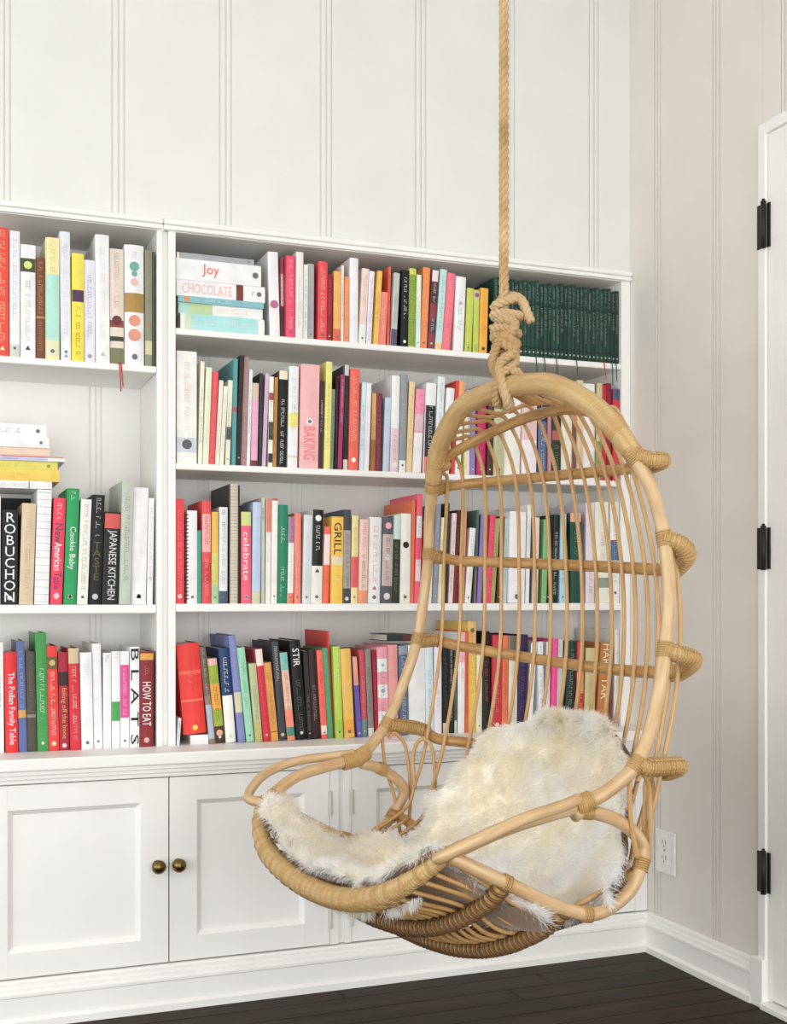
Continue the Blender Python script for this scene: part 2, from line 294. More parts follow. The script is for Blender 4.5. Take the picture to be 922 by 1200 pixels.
TABLE="""
L1|145.2|28.1|292.3|0.0|10|0|e8442f|m .02 .9 f6cfae;a .94 f3e3a0|wide scarlet hardback with pale lettering|
L1|174.9|22.3|287.7|0.0|10|0|f3f2f0|m .05 .7 b9a5cf;b .9 1 c9cdc4|white hardback with lilac lettering and grey foot|
L1|198.4|33.4|260.3|0.0|10|0|eceee6|b .12 .24 4a5238;o .18 .55 d5dc7a;m .32 .86 a9b49b;a .91 3c4a4c|off-white hardback with small square green emblem|
L1|233.1|20.5|234.3|0.0|10|0|7a4a30|m .05 .55 c9a46c;b .58 .6 b08b55;m .62 .92 b48d5a|chestnut brown volume with gold lettering|
L1|254.0|31.1|282.0|0.0|10|0|efe0a0|b .3 .84 a9dccb;b .84 .97 dcdcb4;m .03 .28 cdb877|pale yellow and mint cloth-look hardback|
L1|288.6|23.5|303.9|-0.6|10|0|dfe2f0|m .1 .8 c4c6de;a .96 8f98b8|tall pale lavender-blue hardback|
L1|312.9|26.9|250.6|0.0|10|0|ecd733|b .34 .45 4c3a58;m .04 .3 f8f3c0;m .5 .93 9c8a2c|bright yellow book with purple band|
L1|341.1|25.2|239.0|-0.2|10|0|dcdce8|m .15 .75 8d8da3;o .94 .4 9a9aa5|short pale grey-lilac book with grey lettering|
L1|367.4|31.8|309.1|-0.4|10|0|f0eee9|m .1 .8 d8cfc8;a .93 b9b5b2|tall white hardback, second whitest of its shelf|
L1|400.1|32.6|271.5|-0.2|10|0|dccfc0|b .62 .68 8d4a3c;b .76 .8 3f4632;b .86 1 767c55;o .62 .7 6f3338;m .04 .5 c2a99a;rb b03038|cream hardback with striped dark base and red ribbon|
L1|434.4|45.6|284.6|-0.2|10|0|f5f5f3|b .4 .56 a98642;o .18 .5 6ba39a;o .24 .3 79a59c;o .31 .4 e2b8a8;o .63 .6 d98e76;o .75 .65 d8937c;m .06 .1 b9b9b9|thick white hardback with shells and ochre band|r
L1|481.7|17.1|275.1|0.0|10|0|8a8c74|m .02 .55 a86a3e;o .65 .5 b4764a;b .78 .9 cfc49a|sage volume with rust lettering at bay end|
L1|499.7|4.8|273.3|0.0|10|0|4a564c||thin dark green volume against the bay's side|
L2|145.2|9.6|248.6|0.2|10|0|eceade||cream spine cut by the picture edge|
L2|157.2|35.1|216.7|0.4|10|0|1a1c1a|V .03 .97 eeeeee ROBUCHON|black hardback with big stacked white capitals|
L2|195.2|30.9|232.1|1.8|10|0|d3bd9c|m .15 .9 bda07f|plain tan hardback with faint lettering|
L2|228.6|32.0|264.7|1.6|10|0|eeeef2|g a9a9b4 .0168|white hardback ruled with thin grey lines|
L2|263.9|27.3|246.9|2.1|10|0|ee3a58|m .05 .2 fbd9dc;T .24 .42 4a4560 New;T .42 .68 ffffff American;T .7 .86 5a3f74 Table;o .92 .5 f5b8c0|rose red hardback titled in white and blue|
L2|293.7|28.4|269.4|1.8|10|0|139a55|m .03 .1 e8f5ea;T .33 .7 ffffff Cookie Baby;a .93 f4f8f0|kelly green hardback with white title|
L2|323.8|24.4|245.3|2.3|10|0|efeadd|m .05 .85 9c9a90|cream book with lines of tiny lettering|
L2|350.8|27.5|256.5|2.3|10|0|181a18|m .03 .4 c9c9c9;V .43 .78 5d5a30 TASTE;o .93 .5 c0c0c0|tall black book with stacked olive letters|
L2|380.4|36.5|217.5|2.2|10|0|1f221f|b .02 .18 d2524c;T .2 .95 d8d8d4 JAPANESE KITCHEN|black hardback with red patch and white capitals|
L2|420.0|26.8|290.7|1.5|4|0|b9c0b2||tall grey-green album with plain spine|
L2|449.1|34.8|276.9|1.3|10|0|f1efe9|m .45 .7 d9d6d2;a .93 55596a|thick white hardback with small triangle at foot|
L2|486.1|14.0|253.2|1.0|10|0|ecebe6|o .75 .5 c5c8c0|thin white book beside the bay's side|
L3|144.4|18.5|252.7|-0.5|10|0|eaf0e6||white spine cut by the picture edge|
L3|166.0|28.4|228.7|-1.2|10|0|e5242a|T .2 .92 fbe8e4 The Pollan Family Table|red rounded book with long white script title|r
L3|196.0|17.9|254.0|-1.5|10|0|5d6a9c|b .62 .69 c79a4c;m .08 .6 b8c2dc|slate blue book with gold spot|
L3|214.7|20.4|230.3|-1.2|10|0|4e4a40|m .03 .6 7a7464;b .63 .66 8a8478|dark olive-grey book|
L3|236.3|24.4|272.5|-1.1|10|0|3a9448|m .3 .68 e8f2e0;m .72 .9 6ab070|tall green hardback with white lettering|
L3|261.3|23.3|242.3|-1.2|10|0|e2322c|b .1 .22 6a5a30;o .16 .6 c8b070;m .25 .85 f6e6de;o .93 .5 f0c040|red book with small gold emblem near top|
L3|285.4|21.7|227.1|-0.9|10|0|a51a34|b .2 .34 3a2426;T .36 .88 e0a040 falling off the bone;o .95 .5 d8c0c0|crimson book with yellow title|
L3|309.2|24.3|236.4|-1.3|10|0|cf2030|b 0 .15 c8b890;m .18 .48 f0d0cc;m .5 .72 f8f0ee;m .74 .9 e8a0a0|red book with tan head band|
L3|334.7|27.4|226.1|-1.1|10|0|f2f3f2|m .12 .3 c8ccd0;m .5 .75 dce4e0|plain white book beside the red one with tan head|
L3|363.5|20.0|246.2|-1.0|10|0|eef2f2|m .5 .95 dde4ea|tallest white book of the white group|
L3|384.3|18.8|224.5|0.0|10|0|f3f3f3|m .03 .1 5c5c5c|slim blank white book|
L3|404.3|19.7|227.6|-0.1|10|0|f1f1ec|b .52 .72 3fa24c;m .02 .08 a0b090|white book with grass green block|
L3|425.0|20.7|227.2|-0.2|10|0|f1efe8|b .14 .69 e0408c;m .18 .66 f8d8e8|white book with magenta block|
L3|446.5|21.7|237.9|0.0|10|0|eeefe8|R .02 .97 181818 B L A T S|white book with huge sideways black letters|
L3|469.1|32.3|226.4|0.2|10|0|86262a|b .02 .09 d8a040;m .15 .25 c08080;T .32 .78 f0e8e4 HOW TO EAT;o .93 .4 d8a8a0|maroon book with yellow stripe at head|
R1|788.4|26.0|209.0|-1.5|10|0|ebe6f0|o .62 .8 b8688a;m .1 .4 dcd4e4|lavender-white hardback with pink flower beside flat stack|
R1|821.0|7.4|201.9|-0.3|30|0|b85a72|b 0 .2 a04a60;b .2 .6 e8dcd0;b .6 1 4a4a50|narrow recessed book in mixed pinks|
R1|828.9|22.2|202.6|0.3|10|0|ea4a6c|m .05 .9 f8c8cc|raspberry pink book with pale lettering|
R1|853.0|19.2|226.8|0.5|10|0|ece0dc|m .3 .9 c8b0c4|tall slim blush-white book|
R1|873.1|10.4|185.1|0.6|10|0|dfe0d8|m .1 .9 6a9a98|slim white book dotted with teal|
R1|884.9|17.2|189.8|0.3|10|0|a8aaac|m .3 .9 8a8c90|slim plain grey book|
R1|910.8|23.4|197.3|0.8|10|0|e8494a|m .08 .9 f8d0c8|coral red book standing after a dark gap|
R1|935.2|13.7|166.8|1.0|10|0|96202c||thin dark red book half behind the coral one|
R1|953.2|18.4|177.6|0.6|10|0|eeb055|b .82 1 e06050;m .1 .6 f4d890|orange-yellow book with red foot|
R1|972.6|7.1|193.0|0.4|10|0|f2d8c8||tall thin peach book|
R1|980.8|13.0|166.0|0.7|10|0|f08a58|m .1 .8 f8c8a8|short orange book left of the thick white one|
R1|995.4|23.0|221.8|0.3|10|0|f1f6f4|m .4 .95 d8e4e0|thick pure white hardback reaching highest|
R1|1019.4|18.9|191.5|3.3|10|0|e6cfc2|b .75 1 dfe4dc;m .1 .5 d0b0a0|pinkish beige paperback|
R1|1040.4|14.0|186.4|2.8|10|0|e6e0ee|m .1 .95 a8a0c8|lavender paperback with fine violet lettering|
R1|1058.5|12.5|188.5|3.7|10|0|f0b84c||slim yellow-orange book|
R1|1073.1|20.2|136.3|3.0|10|0|f0857a|m .2 .7 e8c8a0|short salmon book below a taller brown one|
R1|1097.4|6.6|203.4|1.4|10|0|e8603c|m .1 .9 d04830|tall slim red-orange book|
R1|1106.0|16.3|188.2|3.1|10|0|b9bcba|b .77 1 5f5068|grey book with purple foot|
R1|1134.6|20.5|198.0|1.2|10|0|17191b|m .1 .62 f4f4f4;o .93 .4 e8e8e8|black book with sideways white title|
R1|1156.1|18.6|204.8|1.1|10|0|c8cc58|b .08 .98 7c9a2c;m .1 .9 c4d060|olive green book with yellow edge|
R1|1175.7|12.4|189.8|1.2|10|0|dcecd0|b .55 1 c8e8e4|slim pale green book|
R1|1189.2|19.7|211.8|2.8|10|0|f08a4c|m .1 .9 f4b088|bright orange hardback|
R1|1211.0|17.7|206.0|3.8|10|0|8c4048|b 0 .14 e8d8d8;b .15 .42 4a3438;m .17 .4 f0f0f0;b .62 .8 5a4450;m .62 .78 e0d8dc|brown-red book with white blocks of lettering|
R1|1230.3|18.3|210.5|4.4|10|0|bcdcd8|b .92 1 f0c080|tall pale aqua book|
R1|1249.8|23.3|202.7|4.7|10|0|f07080|m .1 .95 f8b4b4|watermelon pink book|
R1|1281.2|27.8|194.6|2.5|10|0|eceeee|o .36 .35 c8a098|thick white book with small tan emblem|
R1|1314.9|19.7|168.6|2.7|10|0|c0cc4c|m .85 .97 808c30|lime-green book beside the thick white one|
R1|1339.1|16.0|165.7|1.3|10|0|b8cc50|o .08 .8 8a6a70;b .02 .14 d8b8b0;m .85 .97 707c30|light green book with pink dot at its head|
R1|1356.7|23.2|172.5|1.6|10|0|f0a830|m .2 .7 e09830;o .93 .4 4a4438|amber book next to the green set|
R2|557.5|48.4|270.0|0.0|10|0|eeeae0|m .1 .45 e0a8a0;m .5 .72 e8b8b0;b .77 .9 c8ced6;o .83 .5 5a5a60|very wide cream book with red script|
R2|609.1|9.8|248.5|1.5|10|0|f0e4d0|b 0 .1 e8dcc4|slim cream book with faint brown edge|
R2|619.7|13.9|234.1|2.2|10|0|dfe4c8|m .2 .8 ccd4b0|slim pale green-cream book|
R2|634.0|15.1|225.4|2.6|10|0|e85058|m .1 .9 f08080|slim bright red book|
R2|650.7|10.7|206.3|3.0|10|0|e9e2cc|m .3 .9 d0c4a0|narrow cream book right of the bright red one|
R2|662.2|9.8|192.6|3.2|10|0|f0ead8||narrow ivory book, shortest near the teal one|
R2|675.9|11.4|207.8|2.2|10|0|dfe0c8|b .55 .7 4a4c44|narrow putty book with dark mark|
R2|690.9|10.6|260.4|1.3|10|0|4f9a9c|b .45 .5 b84458;m .1 .4 7cb4b4|tall teal book with small red bar|
R2|702.3|11.7|269.7|2.0|10|0|2b2422|m .05 .3 6a4438|tall near-black thin book|
R2|715.6|12.2|267.7|1.8|10|0|b08a88|m .05 .9 caa8a4|mauve-brown book behind the near-black one|
R2|728.6|8.3|236.7|1.8|10|0|e0e0e4||thin whitish book in the middle of dark ones|
R2|739.6|16.7|204.6|1.2|10|0|e8a4c4|b 0 .2 d4bca4;b .93 1 6a3a44;m .25 .8 f4d0e0|rose book with beige top and dark foot|
R2|758.8|8.4|230.4|1.0|10|0|2c2f33||slim black book right of the rose one|
R2|768.1|9.7|230.5|2.3|10|0|d4b4cc|m .1 .9 b894b4|thin orchid-coloured book|
R2|783.8|11.4|223.8|0.9|10|0|f0ead8|b .18 .26 a03040;b .5 .7 2f2c2c;b .85 .95 402830|white book with red and black blocks|
R2|796.1|8.5|222.6|1.3|10|0|bf8338|m .1 .9 8c5c28|slim golden brown book|
R2|806.3|22.2|240.0|1.6|10|0|191a18|b 0 .09 e4dcc0;m .3 .95 f0f0ec|black book with cream head and white lettering|
R2|832.8|24.9|252.3|1.0|10|0|f0f0ec|b .46 .6 e8e070;b .88 .9 d0c8c0|white book with yellow band|
R2|862.5|49.1|259.0|1.0|10|0|f2b0b0|o .55 .35 f4f0ec;o .55 .2 6a7a80;T .6 .92 e87878 BAKING|very thick pink book titled in coral|
R2|913.3|11.8|221.6|1.5|10|0|4a302c|b .2 .6 3c2a28;m .22 .58 e8dcd4|narrow dark brown book after the thick pink one|
R2|926.8|15.8|270.0|1.4|10|0|e6e07c||tall yellow-green book|
R2|943.5|9.6|202.7|1.7|10|0|8a9480|m .1 .9 6a7464|short grey-green book|
R2|955.9|7.0|234.8|1.1|10|0|2a2024||dark sliver of a book beside the magenta one|
R2|963.4|10.4|239.9|2.0|10|0|a83464|m .05 .5 e0b8c8|magenta thin book|
R2|978.7|12.3|265.9|1.0|10|0|2b2b2a|b 0 .1 c4ccd0;b .9 1 d8d4c8|black book with pale head between magenta and coral|
R2|991.8|25.5|256.6|1.3|10|0|f06450|m .08 .7 f8c8b8;o .9 .5 f4e4e0|coral book with column of pale lettering|
R2|1020.9|11.2|224.6|2.1|10|0|cfe0e8||pale blue book after the coral one|
R2|1033.0|13.1|223.2|2.0|10|0|f1e8f0|m .2 .8 e0d0e0|white book with a violet cast|
R2|1052.4|11.1|198.8|1.3|10|0|d6a060|b .6 1 a86838|short tan and brown book|
R2|1064.8|15.2|198.8|1.0|10|0|7c3040|m .1 .95 b07078|short maroon book|
R2|1085.1|16.5|189.4|2.2|10|0|bccce0|m .1 .6 dce4f0|short powder blue book|
R2|1104.7|22.1|247.2|1.4|10|0|f2ece8|b .55 1 e0c4cc;m .6 .95 b88898;o .93 .7 e8e0dc|tall white book stained mauve below|
R2|1128.1|19.4|250.9|1.5|10|0|8f949c|b .88 1 f0f0f0;m .3 .6 b4b8c0|tall steel grey book|
R2|1149.4|15.7|235.2|2.3|10|0|f2cc94||plain apricot book|
R2|1167.0|25.1|216.8|3.2|10|0|ee90b0|b .52 1 f2f0ec;b .3 .5 d8b8bc;m .05 .25 e07098|book pink above and white below|
R2|1196.8|28.1|233.9|2.1|10|0|f2f2ee|b .25 .82 2b2c30;m .26 .8 f4f4f4;b .82 1 f07060|white book with black lettered block and red foot|
R2|1226.4|20.3|253.4|2.9|10|0|dde6ee||tall icy white-blue book near the chair hoop|
R2|1247.6|22.7|225.1|4.3|10|0|f0f0ec||shorter rounded white book next to the hoop|r
R2|1277.4|9.5|246.9|3.3|10|0|d83a28||red sliver of a book left of hoop top|
R2|1287.9|16.6|246.3|3.3|10|0|f4e6dc|b 0 .3 f0a060;m .1 .4 d8a8c0|white and orange book crossed by hoop top|
R2|1315.3|6.2|218.7|0.6|10|0|e8e0a0||pale yellow slim book under hoop top|
R2|1322.4|7.7|223.7|0.5|10|0|e6dcee||very thin lilac-white book seen through canes|
R2|1331.1|15.5|228.8|0.7|10|0|8a7cb0|m .1 .9 b8acd0|violet book seen through canes|
R2|1350.5|25.3|236.8|1.2|10|0|c41858|m .1 .9 e06090|deep magenta book seen through canes|
R2|1378.6|16.2|238.5|1.6|10|0|50302c||dark brown book after the deep magenta one|
R2|1397.6|31.1|235.4|1.1|10|0|b8b890|m .5 .8 a0a078|khaki book seen through canes|
R2|1430.6|47.6|248.8|1.4|10|0|e8e8dc|m .1 .9 d0d4c8|wide ivory book seen through canes|
R2|1481.2|44.6|247.7|1.0|10|0|e0bcbc|b .6 1 eee0e4;m .1 .5 c89090|dusty pink hardback behind the hoop's shoulder|
R2|1530.4|26.3|255.2|0.5|10|0|2b3444|b .4 .95 54688c;m .2 .9 c8d0dc|navy book with pale blue pattern|
R2|1559.8|10.2|247.7|0.2|10|0|c8888c||slim rose book between navy and dark green|
R2|1572.0|27.6|257.9|0.5|10|0|30382c|m .1 .9 8c8c6c;b .5 .6 b05858|dark green book with speckled pattern|
R2|1601.6|34.0|255.5|0.5|10|0|efe4d0|m .2 .9 dcccb0|thick cream book behind fine canes|
R2|1637.7|11.3|255.1|0.5|10|0|d88c60|b .4 1 6c5458|orange topped mixed book|
R2|1650.5|18.1|270.4|0.2|10|0|d9c39c|m .5 .9 b4a078|tall kraft tan book above the hoop curve|
R2|1670.6|37.6|263.8|0.0|10|0|eeeae4|m .5 .9 e0d4d0|broad white book above the hoop curve|
R2|1709.3|17.9|266.6|0.5|10|0|90945c|b 0 .6 c8bc90|moss green book with tan edge|
R2|1728.8|13.7|263.1|0.2|10|0|c02436||red cloth volume, left of the trio|
R2|1743.6|14.3|268.7|0.1|10|0|8c1a2c||dark red cloth volume, middle of the trio|
R2|1762.1|20.8|254.1|0.2|10|0|cc3440|b 0 .12 44587c;m .2 .9 e08088|red volume with blue head at shelf end|
R3|554.0|22.1|251.4|0.0|10|0|ea4048|m .1 .9 f49090;o .93 .5 f8c0b8|first red volume against the divider|
R3|582.6|23.7|223.8|0.0|10|0|efefe8|m .3 .9 f0d8d8;sp 201c18|white spiral-bound notebook with black coil|
R3|607.4|9.8|176.6|0.0|10|0|2fae90|m .2 .8 58c4a8|short turquoise book|
R3|618.2|21.4|248.7|0.0|10|0|e0484c|b .13 .5 e8a8a0;m .15 .48 c04048;b .6 .8 d0363c;m .55 .95 f0b0a8|red book with pale lettered stripe near spiral notebook|
R3|641.4|17.1|222.3|0.2|10|0|e4b84c|b .45 .8 d4d468;b .8 1 a8d0a0;m .5 .95 a8a050|yellow book fading to green below|
R3|660.4|20.9|234.4|0.3|10|0|dfe2ee|b .87 1 41586c;m .03 .2 3a4058;m .22 .8 98a0c0|pale blue-white book with navy foot|
R3|686.1|19.9|291.5|0.2|10|0|20221e|b 0 1 c9c0ac;g 9a9080|tall black album with a cream ruled spine|
R3|706.7|5.5|289.1|0.1|10|0|20221e||black back board right of ruled spine|
R3|715.2|25.3|224.4|0.0|10|0|ee5c74|b 0 .15 c8d880;T .22 .75 f8f0ec celebrate;o .93 .4 f8c0b8|pink-red book with lime head|
R3|741.6|20.6|248.6|0.6|10|0|b4c8e0|b .88 1 c8c8a0;m .2 .7 c4d4e8|light blue book right of the lime-headed one|
R3|766.3|8.6|261.3|0.3|10|0|c8c8bc|m .1 .2 606060|slim stone grey book|
R3|776.5|12.1|258.7|0.6|10|0|e8e4d8|b 0 .32 e47458|ivory book with salmon top|
R3|790.0|15.1|259.1|0.7|10|0|f0ece2|b 0 .02 c04840;m .6 .9 e0d8cc|ivory book with thin red border|
R3|806.7|25.1|244.2|0.9|10|0|128260|m .22 .38 e8f4ec;m .58 .92 c0e0d0|emerald green hardback with white lettering|
R3|832.9|14.5|215.4|1.1|10|0|f2eadc|b 0 .3 a86c94;b .88 1 f07850|book mauve above and cream below|
R3|850.5|16.8|224.8|0.4|10|0|f2806c|m .1 .9 f4a890|salmon orange book|
R3|871.2|21.2|220.7|1.3|10|0|cfd4d8|m .2 .9 bcc2c8|light grey hardback|
R3|892.8|29.1|234.2|1.3|10|0|e0ddd0|b 0 .6 1a1a1a;o .09 .55 eee8ea;m .17 .42 e8e8e8;a .65 4a3a3c|book black above with white emblem, stone below|
R3|923.5|17.2|193.0|1.8|10|0|ee6444|b .1 .5 f4d4d0;m .5 .8 f08878|short vermilion and white book|
R3|944.5|31.2|218.2|0.8|10|0|edbb3c|T .07 .44 1c1c18 GRILL;b .46 .56 dccaa8;m .6 .8 f8e49c|thick golden yellow book|
R3|977.5|19.9|236.7|0.5|10|0|44464c|b .22 .84 a49c90;m .24 .8 504c48;o .95 .5 c8d0d0|charcoal book with beige panel|
R3|999.0|17.5|222.2|0.8|10|0|f4d898|b .47 .82 e85058|butter yellow book with red block|
R3|1018.1|23.2|213.1|1.3|10|0|f2c8b8|m .05 .45 e06484;m .5 .85 a84830;b .85 1 f09060|peach book with rose lettering|
R3|1044.8|33.4|219.3|1.4|10|0|f4efee|m .1 .74 e88088;a .82 c06890|thick white book with coral lettering|
R3|1079.1|29.2|220.1|1.6|10|0|56595f|o .1 .6 e8a8b0;b .2 .8 c4b0a8;m .22 .78 6c6464;o .47 .5 d8d0d0;o .92 .6 d8d0cc|slate book with pink flower at head|
R3|1109.1|20.8|224.8|1.5|10|0|2f3a28|b 0 .27 c8dcd4;m .3 .9 8c8c54|dark moss book with pale aqua top|
R3|1132.4|28.3|231.2|0.9|10|0|ece6dc|o .35 .6 2b2422;m .9 .95 604848|cream book with a black shape on its spine|
R3|1162.0|8.7|266.5|1.2|10|0|ee7040|m .1 .9 f49468|tall slim orange book|
R3|1171.5|14.9|282.1|1.7|10|0|f25c74|b .2 .4 dce4e0;b .6 .8 f4d0d4|tall pink-red and white book|
R3|1196.0|10.9|207.0|3.4|10|0|f09080||salmon spine half behind the hoop|
R3|1210.9|10.9|215.0|2.4|10|0|e8e0d0||cream spine just behind the hoop|
R3|1223.1|13.0|257.7|2.5|10|0|8c90a0|m .1 .9 c0c4cc|blue-grey book just inside the hoop|
R3|1237.8|13.5|223.4|3.2|10|0|eee4c4||plain cream book behind first cane|
R3|1257.1|8.5|261.8|1.8|10|0|2b2f30||black book behind first cane|
R3|1268.9|11.8|235.8|2.9|10|0|e8d0cc|m .1 .9 8c5458|white book with wine-red marks|
R3|1282.5|14.2|243.8|2.6|10|0|4a201e|b .6 1 7c2028|dark wine book|
R3|1298.8|13.4|244.3|2.2|10|0|e09878|m .2 .9 d07058|tan-salmon book|
R3|1314.8|16.8|197.8|4.7|10|0|f0ece0||short white book between canes|
R3|1340.0|5.7|245.6|2.4|10|0|4c6a60|b .65 1 8c6c64|teal-grey slim book|
R3|1349.1|13.8|233.9|3.2|10|0|8474b0|m .1 .9 b8acd4|purple book with light lettering|
R3|1373.7|15.6|232.5|3.7|10|0|e63c64|m .1 .9 f490a8|cerise book with pale lettering|
R3|1390.6|12.7|225.3|4.2|10|0|a8b068||olive green slim book|
R3|1408.8|12.3|231.5|2.9|10|0|5c3c20|m .1 .9 c88c3c|dark book speckled with amber|
R3|1427.7|11.4|226.0|1.7|10|0|b8c8cc||slim blue-grey book beside the thick white one|
R3|1440.9|48.2|243.7|1.3|10|0|ecebe8|m .8 .95 9cacb0|very thick white book on third shelf|
R3|1491.8|11.2|263.4|1.6|10|0|f2efe4||tall slim ivory book|
R3|1505.5|5.4|229.9|1.1|10|0|2c3c40||thin black-teal book|
R3|1513.1|16.1|230.0|1.6|10|0|e8cfcc|m .2 .9 d4b0ac|blush book between canes|
R3|1540.0|15.3|225.9|2.3|10|0|7cb474|m .1 .9 94c48c|leaf green book|
R3|1556.6|12.4|235.2|2.9|10|0|241c1a||black book right of the leaf green one|
R3|1571.3|18.1|239.4|2.4|10|0|1f2a24|m .2 .9 d8dcd8|black book dotted with white lettering|
R3|1596.2|17.6|242.1|0.9|10|0|a8d0dc||sky blue book|
R3|1632.1|33.6|245.2|-0.4|10|0|1c4c3c|b 0 .1 d8a890;m .2 .5 8cb0a0|dark green patterned book|
R3|1680.1|27.3|275.0|0.2|10|0|dcd0d8|m .6 .9 a878a0|pale lilac book right of the dark green one|
R3|1712.4|42.5|277.6|-0.8|10|0|e2e2d0|m .3 .65 e090a8;b .75 .85 8c9888|wide cream book with pink lettering|
R3|1756.8|27.2|279.2|-0.2|10|0|e8e4dc|b .38 .4 8c3440;b .4 .58 4c6890;o .9 .3 606070|white book with blue block|
R4|575.1|54.9|218.4|-4.9|10|24|e5322c|b .3 .34 e86048;m .3 .45 f07858;b .62 .64 f07858;o .93 .25 f0c040|wide scarlet book leaning at the divider|r
R4|636.7|14.5|236.6|-5.9|10|0|8c7868|b 0 .5 6c5c50;m .03 .5 d8b8a8;b .6 .95 a8b0c4|brown patterned leaning book|
R4|652.7|23.3|206.5|-5.8|10|0|98ac30|b 0 .08 e0b0a8;b .3 .6 e89c30;b .8 1 4c3028;o .88 .7 d8a080|green and orange leaning book|
R4|677.6|25.8|231.2|-4.5|10|0|23406c|b .5 1 ece8dc;m .1 .45 e8f0f4|navy and cream leaning book|
R4|707.7|17.6|262.5|-5.4|10|0|7c84b8|b .53 .72 c8c8a4;m .05 .5 a8b0d8|tall periwinkle leaning book|
R4|728.4|19.5|233.0|-6.1|10|0|94d0ae||mint green leaning book|
R4|750.2|18.6|193.1|-5.1|10|0|b4bc8c|b .75 1 b8b068|short sage leaning book|
R4|771.2|17.9|228.1|-5.6|10|0|cc2038|b 0 .18 e8d8cc;m .3 .9 e85c68|red leaning book with white head|
R4|790.8|19.6|194.5|-5.9|10|0|d89848|b .88 .89 5c4820;b .89 1 e0a030|golden leaning book|
R4|812.7|17.5|245.8|-4.9|10|0|3c4248|m .05 .4 d8dcdc;o .94 .5 c8b8a0|charcoal leaning book with white lettering|
R4|833.1|19.1|218.5|-5.5|10|0|f0886c|b 0 .2 68c0b4;b .2 .65 dcb8a0;b .85 .95 3c8c80|leaning book in aqua, peach and salmon|
R4|855.6|27.6|248.0|-4.4|10|0|141815|T .08 .26 f0f0f0 STIR;m .4 .9 6c6c64|broad black leaning book lettered in white|
R4|884.8|12.4|221.8|-3.4|10|0|2b2624|m .5 .9 8c8478|short black-brown leaning book|
R4|898.8|19.4|224.8|-3.1|10|0|33201f|m .4 .8 ac9c90|dark brown book next to the broad black one|
R4|921.3|15.6|222.9|-3.6|10|0|ec6450|b .85 .95 f0d8cc|slim coral leaning book|
R4|938.5|14.0|228.3|-3.7|10|0|4ca070|m .1 .8 6cb488|jade green leaning book|
R4|952.8|5.3|270.5|-2.8|20|0|d83428||tall red hardback rising behind the jade one|
R4|958.5|19.4|231.5|-2.2|10|0|b4d048|b .8 .92 9cc840;m .05 .4 f4f8e4|lime green book with white letters|
R4|981.4|27.2|225.0|-3.0|10|0|f0b850|b .8 .95 f0a030;m .3 .7 f4cc90|golden orange hardback|
R4|1015.8|12.7|204.7|-4.0|10|0|6c5cb4|b 0 .35 f4a078;o .95 .4 e0d8f0|book peach above and violet below|
R4|1029.4|15.2|221.2|-2.3|10|0|c84858|b .8 1 5c8c8c;m .3 .9 e8a0a8|slim wine-pink book|
R4|1047.0|16.1|222.8|-2.5|10|0|8c8880|b .9 1 dcd8d0|slim grey-brown book|
R4|1064.7|8.1|221.0|-2.3|10|0|a81c30||dark red sliver beside the checked one|
R4|1073.6|28.4|227.8|-1.2|10|0|f0a0ac|b .13 .28 f4f0ee;b .42 .57 f4f0ee;b .72 .86 f4f0ee;o .2 .3 a0b8b8;o .49 .4 88b0b0;o .79 .3 a0b8b8|pink book with three white squares|
R4|1103.2|26.5|233.3|-0.9|10|0|f09c98|m .1 .8 f4bcb4|plain flesh-pink hardback|
R4|1133.0|25.3|230.9|-1.2|10|0|5c6c84|m .1 .9 d0dce4;b 0 .1 909ca8|navy patterned book|
R4|1158.7|46.9|232.1|-0.8|10|0|eaf2f4|m .4 .9 dce8ec|broad white book crossed by the hoop|
R4|1206.9|22.3|228.1|-1.0|10|0|d0e2ec||pale blue book inside the hoop|
R4|1230.0|21.0|228.0|-0.2|10|0|e8e0e8||white book with mauve cast inside the hoop|
R4|1253.6|17.5|227.7|0.0|10|0|1a1c1b|b .88 1 c8c4b8|black book, plain half|
R4|1271.9|12.9|225.6|-0.1|10|0|242424|m .03 .85 e8e0dc|black book with white lower-case title|
R4|1285.7|7.6|217.6|0.2|10|0|485c50|b .85 1 c8d4c4|slim green-grey book after the black one|
R4|1294.6|18.5|263.9|0.5|10|0|f2ecec|b 0 .3 f4b8c0;m .1 .5 e88080|white book with pink head|
R4|1314.8|10.1|267.8|0.2|10|0|e2602c||bright orange-red slim book|
R4|1325.8|23.2|291.8|0.2|10|0|f0c450|b 0 .3 ecb868;o .08 .5 5c6c50|tall yellow book rising above the rest|
R4|1349.8|15.9|232.1|0.4|10|0|e4e0c4|m .2 .9 c8c4b0|pale beige book left of the black one|
R4|1369.7|20.7|265.1|-0.5|10|0|1d2420|m .3 .7 c8505c|tall black book with red lettering|
R4|1393.1|28.8|254.9|0.6|10|0|c82c38|m .1 .8 e08080;o .93 .4 f0c8c0|wide crimson book|
R4|1422.7|16.7|253.9|0.8|10|0|e87448||orange-red book right of the crimson one|
R4|1441.3|25.8|251.8|0.9|10|0|dcd4c0|b 0 .2 6c6458;m .2 .9 b8b0a4|cream patterned book beside the orange-red one|
R4|1468.1|26.9|255.6|1.7|10|0|3a2458|b 0 1 36204c;m .3 .8 6c58a0|dark purple book|
R4|1498.0|17.1|232.8|3.9|10|0|f2f0ee||white book beside the dark purple one|
R4|1533.7|14.8|235.4|-0.5|10|0|dfe8ec|m .05 .25 3c4858;m .35 .7 58709c|white book with blue lettering|
R4|1556.0|11.7|235.1|0.6|10|0|f0dce4||thin pinkish white book|
R4|1568.7|17.3|243.6|1.7|10|0|ee4490|m .05 .3 f8b0d0|hot pink book|
R4|1587.1|15.4|241.2|1.6|10|0|c4ccc8|m .2 .9 a8b0ac|pale grey-green book|
